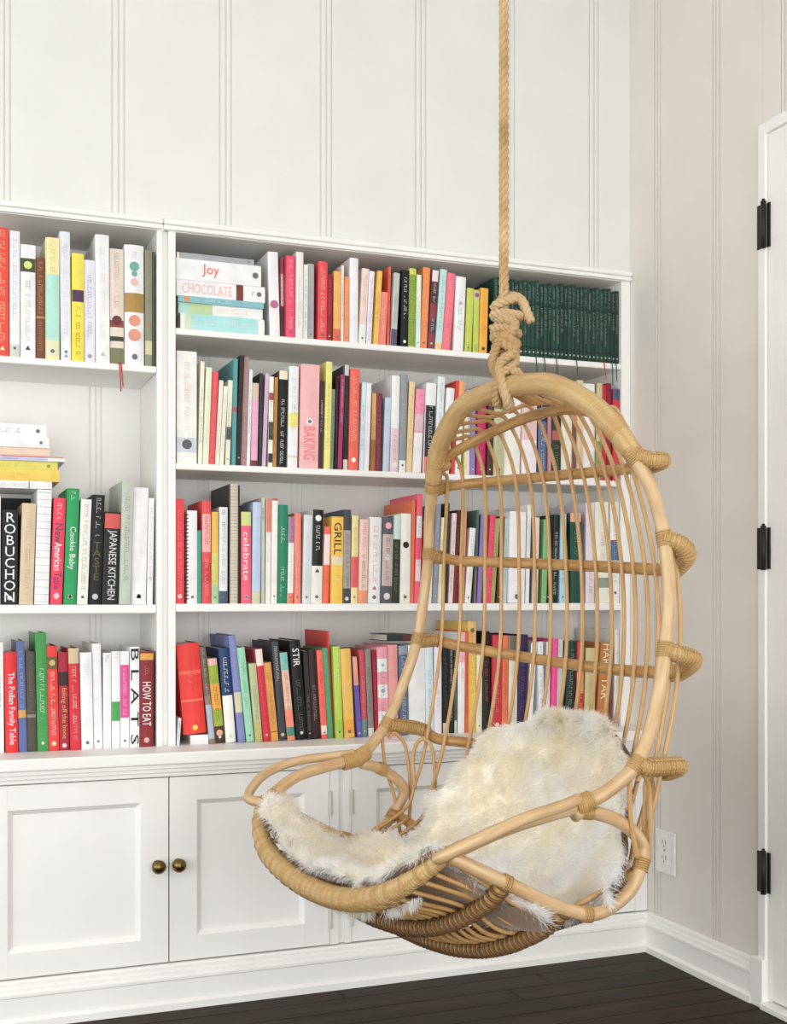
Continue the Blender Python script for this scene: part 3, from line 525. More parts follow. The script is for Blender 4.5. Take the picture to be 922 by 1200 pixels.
R4|1611.7|24.6|235.5|3.2|10|0|25382f|m .1 .9 9cb0a0|dark bottle green book|
R4|1646.9|21.7|233.7|0.8|10|0|c03030|b .35 .6 e09048;m .6 .9 f0c880|red and orange book|
R4|1671.7|33.4|216.5|1.9|10|0|c8bc84|m .3 .9 a89c60|straw yellow patterned book|
R4|1710.4|36.7|230.9|3.9|10|0|b87434|T .02 .27 f4e0b8 HAR;b .3 .38 a85848;T .42 .68 f4e0b8 TAR|brown book with cream capitals|
R4|1754.8|7.3|216.4|2.0|10|0|7c4848||slim russet book|
R4|1767.4|13.4|266.8|0.7|10|0|dcd8cc|o .05 .2 c03c3c;o .25 .2 c03c3c;o .4 .3 b05858|tall cream book with red dots at bay end|
"""
# ---------------------------------------------------------------- books
# row | left edge mm | thickness mm | height mm | lean deg | set-back mm | lift mm | cover | spine print | description | flags
ROWS={'L1':(1.498,'left bay top shelf'),'L2':(.932,'left bay middle shelf'),'L3':(.594,'left bay base row'),
 'R1':(1.594,'right bay top shelf'),'R2':(1.271,'right bay second shelf'),'R3':(.934,'right bay third shelf'),'R4':(.594,'right bay base row')}
SHELFMAX={'L1':.30,'L2':.5,'L3':.30,'R1':.215,'R2':.29,'R3':.30,'R4':.31}
PAGES=mat('page_paper','efe8d8',.8,'pages')
def cmat(h,r=.42):
    c=lin(h); g=.3*c[0]+.6*c[1]+.1*c[2]; c=tuple(min(.88,(x*.91+g*.09)*1.10+.004) for x in c)   # cover ink colour
    return mat('cover_'+h,c,r,'paper',spec=.22)
TEXTS=[]
def arc(w,bulge,n=4):
    if bulge<=0: return [(0,0),(w,0)]
    return [(w*k/n,-bulge*math.sin(math.pi*k/n)) for k in range(n+1)]
def strip(w,bulge,z0,z1,off,m,name,par,inx=.0004):
    pts=[(inx+(w-2*inx)*k/max(1,len(arc(w,bulge))-1),y-off) for k,(x,y) in enumerate(arc(w,bulge))]
    v=[];f=[]
    for x,y in pts: v+=[(x,y,z0),(x,y,z1)]
    # return along the covers a little so the band wraps the edge
    v=[(inx-.0005,.010,z0),(inx-.0005,.010,z1)]+v+[(w-inx+.0005,.010,z0),(w-inx+.0005,.010,z1)]
    for k in range(len(v)//2-1): f.append((2*k,2*k+2,2*k+3,2*k+1))
    return mesh_obj(name,v,f,m,par)
def disc(w,bulge,zc,r,off,m,par,name='emblem',n=14):
    r=min(r,w/2-.0006)
    v=[(w/2+r*math.cos(2*math.pi*k/n),-bulge-off,zc+r*math.sin(2*math.pi*k/n)) for k in range(n)]
    return mesh_obj(name,v,[tuple(range(n))],m,par)
def make_book(name,w,h,d,cover,ops,flags,rn):
    """parts built with spine at y=0 facing -y, left edge x=0, foot z=0; depth d"""
    root=bpy.data.objects.new(name,None); COL.objects.link(root); root.empty_display_size=.03
    cm=cmat(cover); t=.0016 if w>.012 else .0007
    hard=w>.013; sq=.003 if hard else .0004
    bulge=min(.006,w*.16) if 'r' in flags else (min(.0022,w*.08) if hard else 0)
    a=arc(w,bulge); n=len(a)
    inner=[(min(max(x,t),w-t),y+t) for x,y in a]
    outl=[(0,d)]+a+[(w,d)]; innl=[(t,d)]+inner+[(w-t,d)]
    v=[];f=[]
    for (x,y),(p,q) in zip(outl,innl): v+=[(x,y,0),(x,y,h),(p,q,0),(p,q,h)]
    m_=len(outl)
    for k in range(m_-1):
        i=4*k;j=4*k+4
        f+=[(i,j,j+1,i+1),(i+2,i+3,j+3,j+2),(i+1,j+1,j+3,i+3),(i,i+2,j+2,j)]
    f+=[(0,1,3,2),(4*m_-4,4*m_-2,4*m_-1,4*m_-3)]
    mesh_obj('cover',v,f,cm,root)
    box('pages',(t+.0002,t+.002,sq),(max(w-t-.0002,t+.0006),d-sq,h-sq),PAGES,root)
    off=.0003
    if not any(o[:1] in 'mTVRg' for o in ops.split(';') if o) and w>.006 and h>.12:      # faint title print on otherwise plain spines
        lum=sum(lin(cover))/3; hx=''.join('%02x'%int(max(0,min(255,int(cover[i:i+2],16)+(-58 if lum>.22 else 62)))) for i in (0,2,4))
        a0=rn.uniform(.06,.3); ops=(ops+';' if ops else '')+'m %.2f %.2f %s'%(a0,rn.uniform(.6,.85),hx)
    if rn.random()<.45 and w>.011 and 'g ' not in ops:                                     # imprint at the foot
        lum=sum(lin(cover))/3; ops=(ops+';' if ops else '')+'o .93 .3 '+('6c6c6c' if lum>.3 else 'd0ccc4')
    for op in [o for o in ops.split(';') if o]:
        q=op.split(); k=q[0]
        if k=='b':
            f0,f1=float(q[1]),float(q[2]); strip(w,bulge,h*(1-f1),h*(1-f0),off,cmat(q[3]),'spine_band',root); off+=.00008
        elif k=='g':
            mb=MB(); z=.006
            while z<h-.004: mb.box((.0005,-bulge*.9-.0009,z),(w-.0005,-.0004-bulge*.55,z+.0008)); z+=float(q[2]) if len(q)>2 else .0082
            mb.obj('ruled_line',cmat(q[1]),root)['kind']='stuff'
        elif k=='m':
            f0,f1=float(q[1]),float(q[2]); z=h*(1-f0); zb=h*(1-f1); sz=min(w*.34,.009); mb=MB()
            while z>zb:
                L_=sz*rn.uniform(.5,.85)
                if rn.random()<.15: z-=L_; continue
                x0=w/2-sz/2; x1=w/2+sz/2; s_=max(.0005,sz*.11); y0=-bulge-off-.0005; y1=y0+.0002
                c=rn.random()
                if c<.8: mb.box((x0 if c<.5 else x0+sz*.3,y0,z-s_),(x1 if c>.25 else x1-sz*.3,y1,z))
                if c>.3: mb.box((x0,y0,z-L_*.8),(x0+s_,y1,z))
                if c<.55: mb.box((x1-s_,y0,z-L_*.8),(x1,y1,z))
                z-=L_
            if mb.v: mb.obj('spine_lettering',cmat(q[3]),root)
        elif k=='o':
            disc(w,bulge,h*(1-float(q[1])),w*float(q[2])/2,off+.0004,cmat(q[3]),root)
            off+=.0001
        elif k=='a':
            s_=min(w*.2,.006); z=h*(1-float(q[1])); y=-bulge-off-.0004
            mesh_obj('publisher_mark',[(w/2-s_,y,z-s_*.8),(w/2+s_,y,z-s_*.8),(w/2,y,z+s_*.9)],[(0,1,2)],cmat(q[2]),root)
        elif k in 'TVR':
            f0,f1=float(q[1]),float(q[2]); TEXTS.append((root,k,' '.join(q[4:]),w,h*(1-f0),h*(1-f1),-bulge-off-.0006,cmat(q[3])))
        elif k=='rb':
            mb=MB()
            for i,(dx,ln) in enumerate(((0,.066),(.0040,.056))):
                p=[(w/2+dx,-.001,.001),(w/2+dx+.001,-.0165-.001*i,.0012),(w/2+dx+.002,-.0180,-.004),(w/2+dx+.003,-.0185,-.018),(w/2+dx+.005+.001*i,-.0180,-ln)]
                for a_,b_ in zip(p,p[1:]):
                    i0=len(mb.v); mb.v+=[a_,(a_[0]+.0032,a_[1],a_[2]),(b_[0]+.0032,b_[1],b_[2]),b_]; mb.f.append((i0,i0+1,i0+2,i0+3))
            mb.obj('ribbon_bookmark',cmat(q[1]),root)
        elif k=='sp':
            mb=MB(); z=.01
            while z<h-.008:
                mb.tube([(.004*math.cos(u)-.0005,.004*math.sin(u)+.002,z+.002*u/6.28) for u in [i*2*math.pi/10 for i in range(11)]],.0011,5); z+=.0088
            mb.obj('spiral_binding',cmat(q[1]),root,smooth=True)
    return root
rb_=random.Random(11)
for line in TABLE.strip().split('\n'):
    rid,xl,wd,ht,lean,ins,lift,cov,ops,desc,fl_=line.split('|')
    xl,wd,ht,lean,ins,lift=[float(v) for v in (xl,wd,ht,lean,ins,lift)]
    xl/=1000;wd/=1000;ht/=1000;lean=math.radians(lean)
    z,shelf=ROWS[rid]; ht=min(ht,SHELFMAX[rid])
    d=min(max(.12,ht*rb_.uniform(.70,.80)),.222-ins/1000)
    r=make_book('book',wd-.0003,ht,d,cov,ops,fl_,rb_)
    yy=W+ins/1000+rb_.uniform(-.004,.004)
    px=xl
    if lean>0: px=xl+wd/math.cos(lean)-wd*math.cos(lean); 
    zz=z+lift/1000+.0001+(wd*math.sin(lean) if lean>0 else 0)
    r.location=(px,yy,zz); r.rotation_euler=(0,lean,0)
    r['label']=desc+', '+shelf; r['category']='book'; r['group']='books on the '+shelf
# books lying flat: spine towards the room
def flat(x0,x1,z,th,dep,cov,ops,desc,yo=0.0,nm='book',skew=0,grp=None):
    r=make_book(nm,th,x1-x0,dep,cov,ops,'',rb_)
    # built upright: thickness x, height z  ->  lay down with the head to the left
    r.rotation_euler=(0,-math.pi/2,skew)
    r.location=(x1,W+.010+yo,z)
    r['label']=desc; r['category']='book'
    if grp: r['group']=grp
    return r
G1='flat stack on the right bay top shelf'
zs=1.5942
for th,x0,x1,cov,ops,desc,yo in [
  (.0385,.566,.7735,'a4d8d6','b 0 .05 e8e8e0;b .05 .13 c8d8b8;b .92 1 f0ece0;m .25 .85 eef8f6','aqua book at the bottom of the flat stack, right bay top shelf',.0),
  (.0260,.562,.7700,'f1ede2','b 0 .35 a8d4c8;m .45 .8 e8c8b8;b .12 .4 b8cc98','green and cream book second from stack bottom, right bay top shelf',.004),
  (.0150,.560,.7715,'7fb8c0','m .15 .6 c8e4e4;o .1 .9 e08838','slim teal book in the middle of the flat stack, right bay',-.002),
  (.0390,.5565,.7755,'f4f1ee','T .06 .62 f0b8b0 CHOCOLATE;b .67 .75 7a3a30;m .85 .88 4a4a48','white book titled CHOCOLATE lying in the flat stack',.002),
  (.0505,.5555,.7650,'f5f2ec','m .3 .75 f4dcd0;T .3 .5 e86858 Joy','thick white book titled in coral script on the flat stack',.0),
  (.0150,.558,.7485,'a2a4a8','b 0 .03 e8e8e0;m .3 .9 c0c4c8','grey paperback topping the flat stack, right bay top shelf',.004)]:
    flat(x0,x1,zs,th,.16,cov,ops,desc,yo,grp=G1); zs+=th+.0002
G2='flat stack on the left bay middle shelf'
zs=.932+.2668
for th,x0,x1,cov,ops,desc,yo in [
  (.0170,-.02,.2680,'eeeeea','b .82 .83 8a8a86','white booklet at the bottom of the left bay flat stack',.0),
  (.0245,-.03,.2850,'edc84e','m .2 .8 e0a848;o .95 .5 d8c840','golden yellow book in the left bay flat stack',.0),
  (.0215,-.01,.2810,'ddd05a','m .1 .7 c8c048;o .93 .4 8c9c40','lemon yellow book in the left bay flat stack',.002),
  (.0085,-.02,.2970,'b8c0e0','b .88 1 e4e4dc','slim blue-white magazine overhanging the yellow books',-.004),
  (.0022,.0,.2940,'d86848','','thin orange leaflet on the blue-white magazine',-.003),
  (.0190,-.01,.2640,'e0c8b0','m .2 .6 d8b898','sand-coloured book in the left bay flat stack',.004),
  (.0240,.0,.2620,'f0f0ee','m .1 .5 e4e4e4','white book near the top of the left bay flat stack',.0),
  (.0300,-.01,.2560,'eceae8','','thick pale book topping the left bay flat stack',.006)]:
    flat(x0,x1,zs,th,.17,cov,ops,desc,yo,grp=G2); zs+=th+.0002
flat(.589,.634,.5942,.0225,.15,'f2efee','b .0 .02 8a3a30','small white book lying under the wide scarlet book',.0)
flat(1.098,1.170,.5942+.2425,.0180,.13,'2a3436','b .6 1 5a3430','dark book lying across the tops of the base row books',.004)
r=make_book('booklet',.007,.066,.10,'dfe2e4','m .1 .8 9098a0','',rb_); r.location=(.5555,W+.004,.5942); r.rotation_euler=(0,math.radians(4),0)
r['label']='small white booklet standing against the divider beside the scarlet book'; r['category']='booklet'
r=make_book('album',.018,.258,.15,'15170f','','',rb_); r.location=(.245,W+.1952,.9322); r.rotation_euler=(0,0,math.pi/2)  # plain black slab filling the gap behind the short books
r['label']='black book-shaped block standing at the back behind the short books under the flat stack'; r['category']='album'
# matching dark green set
ords='first second third fourth fifth sixth seventh eighth ninth tenth eleventh twelfth thirteenth fourteenth fifteenth sixteenth seventeenth eighteenth nineteenth twentieth'.split()
ords+=['twenty-'+o for o in ords[:9]]+['thirtieth','thirty-first','thirty-second']
NV=31; gx0,gx1=1.4015,1.7845; gw=(gx1-gx0)/NV; gproto=None
for k in range(NV):
    w_=gw-.0006; hh=.203+.0035*math.sin(k*2.1)+.002*math.cos(k*.7)
    br_=rb_.random()
    r=make_book('book',w_,hh,.155,rb_.choice(['173a30','12332a','1b4236']),'m .04 .26 9aa89a;b .3 .312 0d1c18;m .33 %.2f a4ac98;b .86 .875 0d1c18;o .93 .45 98a494'%rb_.uniform(.5,.78),'r',rb_)
    r.location=(gx0+k*gw,W+.012,1.5942)
    n_=NV-k
    r['label']='%s slim dark green volume from the right end of the matching set'%ords[n_-1] if k else 'leftmost slim dark green volume of the matching set'
    r['category']='book'; r['group']='matching dark green set on the top shelf'
    if k in(9,11,14,19,26,28,29):
        mb=MB(); ln={9:.045,11:.055,14:.05,19:.04,26:.045,28:.062,29:.05}[k]; x_=w_/2-.001
        p=[(x_,-.0035,.001),(x_,-.0135,.0010),(x_+.0006,-.0162,-.006),(x_+.0012,-.0165,-.02),(x_+(.006 if k==26 else .002),-.016,-ln)]
        for a_,b_ in zip(p,p[1:]):
            i0=len(mb.v); mb.v+=[a_,(a_[0]+.003,a_[1],a_[2]),(b_[0]+.003,b_[1],b_[2]),b_]; mb.f.append((i0,i0+1,i0+2,i0+3))
        mb.obj('ribbon_bookmark',cmat('b81c38' if k==26 else '184438'),r)
# spine titles as flat print
tmp=[]
for (root,k,txt,w_,zt,zb,y,m) in TEXTS:
    cu=bpy.data.curves.new('title','FONT'); cu.resolution_u=2; cu.align_x='LEFT'
    cu.body='\n'.join(txt) if k=='V' else txt
    if k=='V': cu.align_x='CENTER'; cu.space_line=.80
    o=bpy.data.objects.new('title',cu); COL.objects.link(o); tmp.append(o)
bpy.context.view_layer.update(); dg=bpy.context.evaluated_depsgraph_get()
for o,(root,k,txt,w_,zt,zb,y,m) in zip(tmp,TEXTS):
    me=bpy.data.meshes.new_from_object(o.evaluated_get(dg)); xs=[v.co.x for v in me.vertices]; ys=[v.co.y for v in me.vertices]
    if xs:
        bx,by=max(xs)-min(xs),max(ys)-min(ys); cx_,cy_=(max(xs)+min(xs))/2,(max(ys)+min(ys))/2
        ln=zt-zb
        if k=='V': sx=min(w_*.72/bx,ln/by*1.3); sz=ln/by
        else: sx=ln/bx; sz=min(w_*(.62 if k=='T' else .86)/by,sx*2.2 if k=='T' else 9)
        for v in me.vertices:
            a_,b_=v.co.x-cx_,v.co.y-cy_
            if k=='V': v.co=Vector((w_/2+a_*sx,y,(zt+zb)/2+b_*sz))
            else: v.co=Vector((w_/2+b_*sz,y,(zt+zb)/2-a_*sx))
        me.materials.clear(); me.materials.append(m); t=bpy.data.objects.new('spine_title',me); COL.objects.link(t); t.parent=root
    bpy.data.objects.remove(o,do_unlink=True)
# ---------------------------------------------------------------- hanging rattan chair
EX=Vector((.19304322,-.9811719,.00600144)).normalized(); EZ=Vector((0,0,1)); EZ=(EZ-EX*EX.z).normalized(); EY=EZ.cross(EX)
CO=Vector((1.10089,2.13877,EYE-.50629))
chair=thing('hanging_chair','egg-shaped rattan hanging chair with open cane back, hung from a rope','chair',tuple(CO))
M3=Matrix((EX,EY,EZ)).transposed(); chair.rotation_euler=M3.to_euler()      # local: x across, y to the back, z up
def loc2w(p): return CO+EX*p[0]+EY*p[1]+EZ*p[2]
RAT=mat('rattan_pole','d6ba8e',.38,'rattan',c2='bd9769')
RATD=mat('rattan_bar','c39b60',.42,'rattan',c2='a0733c')
CANE=mat('cane_rib','d2ac74',.4,'rattan',c2='b98c52')
WND=mat('wound_cane','cdb07c',.5,'wound',c2='b8935a')
PEEL=mat('binding_peel','d0ac72',.45,'wound',c2='ac8448')
PEELD=mat('binding_peel_dark_shaded','80603a',.55,'wound',c2='4c331c')  # dark brown peel, deepened further to hold the shade beneath the seat
half=[(0,-.035,.925),(.08,-.036,.919),(.151,-.034,.905),(.234,-.020,.859),(.285,-.006,.808),(.318,.007,.757),(.350,.020,.690),(.368,.029,.611),(.383,.026,.515),(.387,.011,.418),(.396,-.018,.325),(.399,-.060,.236),(.386,-.108,.190),(.366,-.158,.163),(.362,-.240,.150),(.354,-.320,.134),(.322,-.400,.098),(.290,-.433,.064),(.225,-.452,.024),(.150,-.456,-.001),(.07,-.457,-.014),(0,-.456,-.018)]
hoop=half+[(-x,y,z) for x,y,z in reversed(half[1:-1])]
hp=catmull(hoop,7,True); nh=len(hp)
def hr(p):
    t=max(0,min(1,(p.z-.70)/.12)); r=.0122+.0075*t*t*(3-2*t)
    q=max(0,min(1,(.09-p.z)/.09)) if p.y<-.37 else 0; r+=.0068*q*q*(3-2*q)
    return r
MB().tube(hp,[hr(p) for p in hp],14,True).obj('hoop',RAT,chair,smooth=True)
# cane wrapping on the top of the arch and on the front lip
top=[p for p in hp if p.z>.765 and p.x>=0]; top.sort(key=lambda p:p.x)
topl=[p for p in hp if p.z>.765 and p.x<0]; topl.sort(key=lambda p:p.x)
tp=topl+top; MB().tube(tp,[hr(p)+.0014 for p in tp],16,cap=True).obj('arch_wrapping',WND,chair,smooth=True)
lp=[p for p in hp if p.y<-.37 and p.z<.12]; lp.sort(key=lambda p:p.x)
MB().tube(lp,[hr(p)+.0010 for p in lp],16).obj('lip_wrapping',WND,chair,smooth=True)
def hoop_at(x,part):
    c=[p for p in hp if (p.z>.5 if part=='top' else p.y<-.30)]
    return min(c,key=lambda p:abs(p.x-x)).copy()
def ring(mb,c,axis,r,n=4,pitch=.0042,rr=.0022,ph=0):
    c=Vector(c); a=Vector(axis).normalized(); u=a.orthogonal().normalized(); v=a.cross(u); pts=[]
    N=n*12
    for k in range(N+1):
        th=2*math.pi*k/12+ph; pts.append(c+a*((k/N-.5)*n*pitch)+(u*math.cos(th)+v*math.sin(th))*r)
    mb.tube(pts,rr,6)
def lash(c,axis,r,n=4,name='lashing',m=None,parent=None):
    mb=MB(); ring(mb,c,axis,r-.0006,n,.0040,.0017); return mb.obj(name,m or PEEL,parent or chair,smooth=True)
def tangent(P,c):
    k=min(range(len(P)),key=lambda i:(P[i]-Vector(c)).length); return P[(k+1)%len(P)]-P[k-1],P[k]
# cross bars: end on the hoop, bulge out, sweep round the back
def bar(name,xe,ye,ze,ym,k,zm,tilt=0,r=.0118,out=.018,pw=2.0,zq=0):
    pts=[]
    T=[1,.97,.90,.78,.64,.5,.35,.18,0]
    def f(t,s):
        x=t*(xe); y=ym-k*abs(t)**pw; z=zm+zq*t*t-tilt*t*s
        return (s*x,y,z)
    R=[(xe,ye,ze),(xe+out*.9,ye+.018,ze-.008)]+[(xe+out*.75,f(.97,1)[1]-.002,(ze+f(1,1)[2])/2)]+[f(t,1) for t in T[2:]]
    Lf=[(-xe,ye,ze),(-xe-out*.7,ye+.018,ze-.004)]+[(-xe-out*.5,f(.97,1)[1]-.002,(ze+f(1,-1)[2])/2)]+[f(t,-1) for t in T[2:-1]]
    P=catmull(R+list(reversed(Lf)),6)
    b=MB().tube(P,r,12).obj(name,RATD,chair,smooth=True)
    for s in(0,1):                                 # wound peel on both knuckles
        seq=P if s==0 else list(reversed(P)); mb=MB(); pts=[]
        seg=catmull(seq[1:(22 if s==0 else 15):2],10); L=0
        for i in range(1,len(seg)):
            t=(seg[i]-seg[i-1]); L+=t.length; a=t.normalized(); u=(Vector((0,0,1))-a*a.z).normalized(); v=a.cross(u); th=L/.0052*2*math.pi
            pts.append(seg[i]+(u*math.cos(th)+v*math.sin(th))*(r+.0018))
        MB().tube(seg[:],r+.0026,12).obj('knuckle_wrapping',WND,b,smooth=True)
        # raised turns
        mb=MB(); L=0; nxt=0
        for i in range(1,len(seg)):
            L+=(seg[i]-seg[i-1]).length
            if L>nxt: ring(mb,seg[i],seg[i]-seg[i-1],r+.0030,1,.0048,.0020); nxt=L+.0052
        mb.obj('knuckle_turns',PEEL,b,smooth=True)
    for s in(1,-1):
        tg,c=tangent(hp,(s*xe,ye,ze)); lash(c,tg,hr(c)+.0012,7)
    return P
bar('crossbar',.275,-.004,.806,.074,.075,.886,r=.0110,out=.003,zq=-.075)
bar('crossbar',.318,.007,.757,.146,.100,.764,r=.0112,out=.034,tilt=.010,zq=-.012)
bar('crossbar',.368,.029,.610,.176,.107,.575,tilt=.022,out=.017)
bar('crossbar',.387,.011,.417,.174,.110,.367,tilt=.017,out=.015,zq=.027)
bar('crossbar',.399,-.060,.228,.135,.112,.182,out=.003,tilt=-.005,zq=.018)
E_=dict(xe=.384,ye=-.066,ze=.032)
def seatbar(name,xe,ye,ze,y0,ky,z0,kz,r=.011,wind=True):    # wind: coil-bound bars
    P=[(xe,ye,ze)]
    for t in (.93,.82,.68,.5,.3,.1,-.1,-.3,-.5,-.68,-.82,-.93): P.append((xe*t,y0+ky*t*t,z0+kz*abs(t)**2.6))
    P.append((-xe,ye,ze)); P=catmull(P,6)
    b=MB().tube(P,r,12).obj(name,RATD,chair,smooth=True)
    if not wind: return P
    mb=MB(); pts=[];L=0; Q=catmull(P[::2],6)
    for i in range(1,len(Q)):
        t=Q[i]-Q[i-1]; n_=max(1,int(t.length/.0011)); a=t.normalized(); u=(Vector((0,1,0))-a*a.y).normalized(); v=a.cross(u)
        for j in range(n_):
            L+=t.length/n_; th=L/.0125*2*math.pi; pts.append(Q[i-1]+t*(j/n_)+(u*math.cos(th)+v*math.sin(th))*(r+.0012))
    mb.tube(pts,.0030,6).obj('coiled_binding',PEELD,b,smooth=True)
    return P
SB=[seatbar('seat_bar',.384,-.066,.032,.015,-.07,-.055,.09,wind=False),
    seatbar('seat_bar',.370,-.205,-.008,-.245,.03,-.128,.11,.0125),
    seatbar('seat_bar',.350,-.310,.046,-.345,.03,-.078,.115,.0125)]
def barf(y0,ky,z0,kz,xe): return lambda t:(xe*t,y0+ky*t*t,z0+kz*abs(t)**2.6)
fE=barf(.015,-.07,-.055,.09,.384); fF=barf(-.245,.03,-.128,.11,.37); fG=barf(-.345,.03,-.078,.115,.35)
xsB=[0,.046,.093,.135,.177,.223,.264,.321,.361]
for s in (1,-1):
    for i,xb in enumerate(xsB):
        if i==0 and s==-1: continue
        t=xb/.385
        e1,e2=(.58,.85) if s<0 else (1.7,1.35); st=hoop_at(s*.305*t**e1,'top'); hz=st.z
        up=.010+.020*t
        q=[st+Vector((0,.004,-.006)),Vector((s*.308*t**((e1+e2)/2),.030-.02*t*t,min(hz+.004,.898-.06*t*t))),Vector((s*.315*t**e2,.078-.060*t*t,min(.899-.085*t**(2*e2),hoop_at(s*.315*t**e2,'top').z-.002))),
           Vector((s*.335*t,.146-.100*t*t-.014,.764-.010*t*s-.012*t*t)),
           Vector((s*.385*t,.176-.107*t*t-.015,.575-.022*t*s)),
           Vector((s*.392*t,.174-.110*t*t-.015,.367+.027*t*t-.017*t*s)),
           Vector((s*.390*t,.135-.112*t*t-.015,.182+.018*t*t+.005*t*s)),
           Vector((s*.386*t,.082-.095*t*t-.012,.075+.02*t*t))]
        for fn,dz,dy in((fE,.014,-.004),(fF,.016,0),(fG,.016,.002)):
            a=fn(t); q.append(Vector((s*a[0],a[1]+dy,a[2]+dz)))
        e=hoop_at(s*.345*t,'lip'); q.append(Vector((e.x,e.y+.010,e.z-.013)))
        MB().tube(catmull(q,10),.0043,8).obj('rib',CANE,chair,smooth=True)
        tg,c=tangent(hp,e); mb=MB(); ring(mb,c,tg,hr(c)+.0012,3,.0036,.0014); mb.obj('lashing',PEEL,chair,smooth=True)
# extra short canes under the seat, between the long ribs
for s in (1,-1):
    for xa,xb in zip(xsB[:-1],xsB[1:]):
        t=(xa+xb)/2/.385; q=[]
        for fn,dz,dy in((fE,.013,-.004),(fF,.015,0),(fG,.015,.002)):
            a=fn(t); q.append(Vector((s*a[0],a[1]+dy,a[2]+dz)))
        e=hoop_at(s*.345*t,'lip'); q.append(Vector((e.x,e.y+.010,e.z-.013)))
        MB().tube(catmull(q,8),.0040,8).obj('seat_cane',CANE,chair,smooth=True)
        tg,c=tangent(hp,e); mb=MB(); ring(mb,c,tg,hr(c)+.0012,2,.0036,.0014); mb.obj('lashing',PEEL,chair,smooth=True)
# arm loops, arm rails and side arches
for s in (1,-1):
    lpn=[(s*.366,-.150,.150),(s*.376,-.085,.128),(s*.376,-.034,.083),(s*.384,-.052,.035),(s*.384,-.085,.002),(s*.380,-.140,-.018),(s*.372,-.205,-.004),(s*.352,-.308,.048),(s*.330,-.385,.088),(s*.318,-.408,.098)]
    if s>0: lpn=[(.367,-.178,.146)]+lpn
    L=catmull(lpn,8); al=MB().tube(L,.0118,12).obj('arm_loop',RAT,chair,smooth=True)
    for i,n_ in ((len(L)//10*1,6),(int(len(L)*.36),6),(int(len(L)*.64),5),(int(len(L)*.80),4),(len(L)-4,4)):
        lash(L[i],L[min(i+1,len(L)-1)]-L[i-1],.0135,n_,parent=al)
    R_=catmull([(s*.366,-.168,.172),(s*.384,-.215,.168),(s*.400,-.30,.160),(s*.392,-.375,.138),(s*.350,-.430,.104),(s*.318,-.415,.094)],8)
    MB().tube(R_,.0100,12).obj('arm_rail',RAT,chair,smooth=True)
    jt,c=tangent(hp,(s*.366,-.158,.163)); mb=MB()
    for dk in((-3,-2,-1,0,1,2) if s<0 else (-1,0,1)):
        k=min(range(nh),key=lambda i:(hp[i]-c).length)+dk; ring(mb,hp[k%nh],hp[(k+1)%nh]-hp[k-1],.0160,4,.0042)
    mb.obj('joint_wrapping',PEEL,chair,smooth=True)
    zb=lambda x:.200+.02*(x/.39)**2
    for pts in ([(.395,-.080,.205),(.390,-.073,.131),(.385,-.053,.064),(.370,-.045,-.03)],[(.394,-.062,.196),(.392,-.048,.208),(.385,-.026,.182),(.380,-.018,.128),(.375,-.017,.052),(.370,-.032,-.032)],[(.36,-.015,.083),(.365,-.016,.149),(.360,-.010,.183),(.355,.007,.194),(.345,.021,.175),(.340,.025,.13),(.330,.020,.06)]):
        pts=[(s*a,b,c_) for a,b,c_ in pts if s<0 or c_>.04]
        MB().tube(catmull(pts,6),.0042,8).obj('side_cane',CANE,chair,smooth=True)
# ---------------------------------------------------------------- rope, knot, ceiling hook
ROPE=mat('jute_rope','d8bd92',.85,'rope',c2='b08a58')
RX=Vector((math.cos(YAW),-math.sin(YAW),0)); RF=Vector((math.sin(YAW),math.cos(YAW),0))
TOPP=loc2w((0,-.035,.925)); SCL=2.41/FPX
def kp(px,py,dep): return TOPP+RX*((px-591.5)*SCL)+Vector((0,0,(450-py)*SCL))-RF*dep
def strands(path,R,pitch=.038,parent=None,names='strand',join=None,seg=7):
    P=[];L=0; path=[Vector(p) for p in path]
    T=[(path[min(i+1,len(path)-1)]-path[max(i-1,0)]).normalized() for i in range(len(path))]
    u=T[0].orthogonal().normalized(); U=[];Ls=[]
    for i,p in enumerate(path):
        u=(u-T[i]*u.dot(T[i])).normalized(); U.append(u.copy())
        if i: L+=(p-path[i-1]).length
        Ls.append(L)
    for k in range(3):
        pts=[]
        for i,p in enumerate(path):
            th=Ls[i]/pitch*2*math.pi+k*2*math.pi/3; v=T[i].cross(U[i]); pts.append(p+(U[i]*math.cos(th)+v*math.sin(th))*R*.53)
        if join is None: MB().tube(pts,R*.55,seg).obj(names,ROPE,parent,smooth=True)
        else: join.tube(pts,R*.55,seg)
def dense(P,step=.004):
    P=catmull(P,12); out=[P[0]]
    for p in P[1:]:
        if (p-out[-1]).length>=step: out.append(p)
    return out
rope=thing('rope','twisted tan jute rope running up to the ceiling, heavily knotted above the chair','rope',tuple(kp(591,0,0)))
def toR(P): return [p-rope.location for p in P]
a0=kp(590,338,.004); top_=Vector((a0.x,a0.y,CEIL-.04)); n_=int((top_-a0).length/.004)
strands(toR([a0.lerp(top_,k/n_) for k in range(n_+1)]),.0096,.050,rope)
kmb=MB()
def knot(P,R=.0098,p=.032): strands(toR(dense([kp(*q) for q in P])),R,p,join=kmb)
knot([(590,338,.004),(590,360,.0),(591,385,-.002),(590,400,.0),(589,420,.0)])
def coil(cx,cy,hw,tilt,turns,pitch,ph=0,dep=.018):
    out=[]; n=int(turns*10)
    for k in range(n+1):
        th=2*math.pi*k/10+ph; out.append((cx+hw*math.cos(th)+0*k,cy+tilt*math.cos(th)+pitch*k/10,dep*math.sin(th)))
    return out
tail=[(621,375,.006),(616,364,.008),(611,352,.010),(602,345,.004),(594,343,-.016)]
knot(tail+coil(593,346,13.5,-3,1.0,9,math.pi*1.3)+coil(593.5,362,15,3,1.1,9,math.pi*1.4))
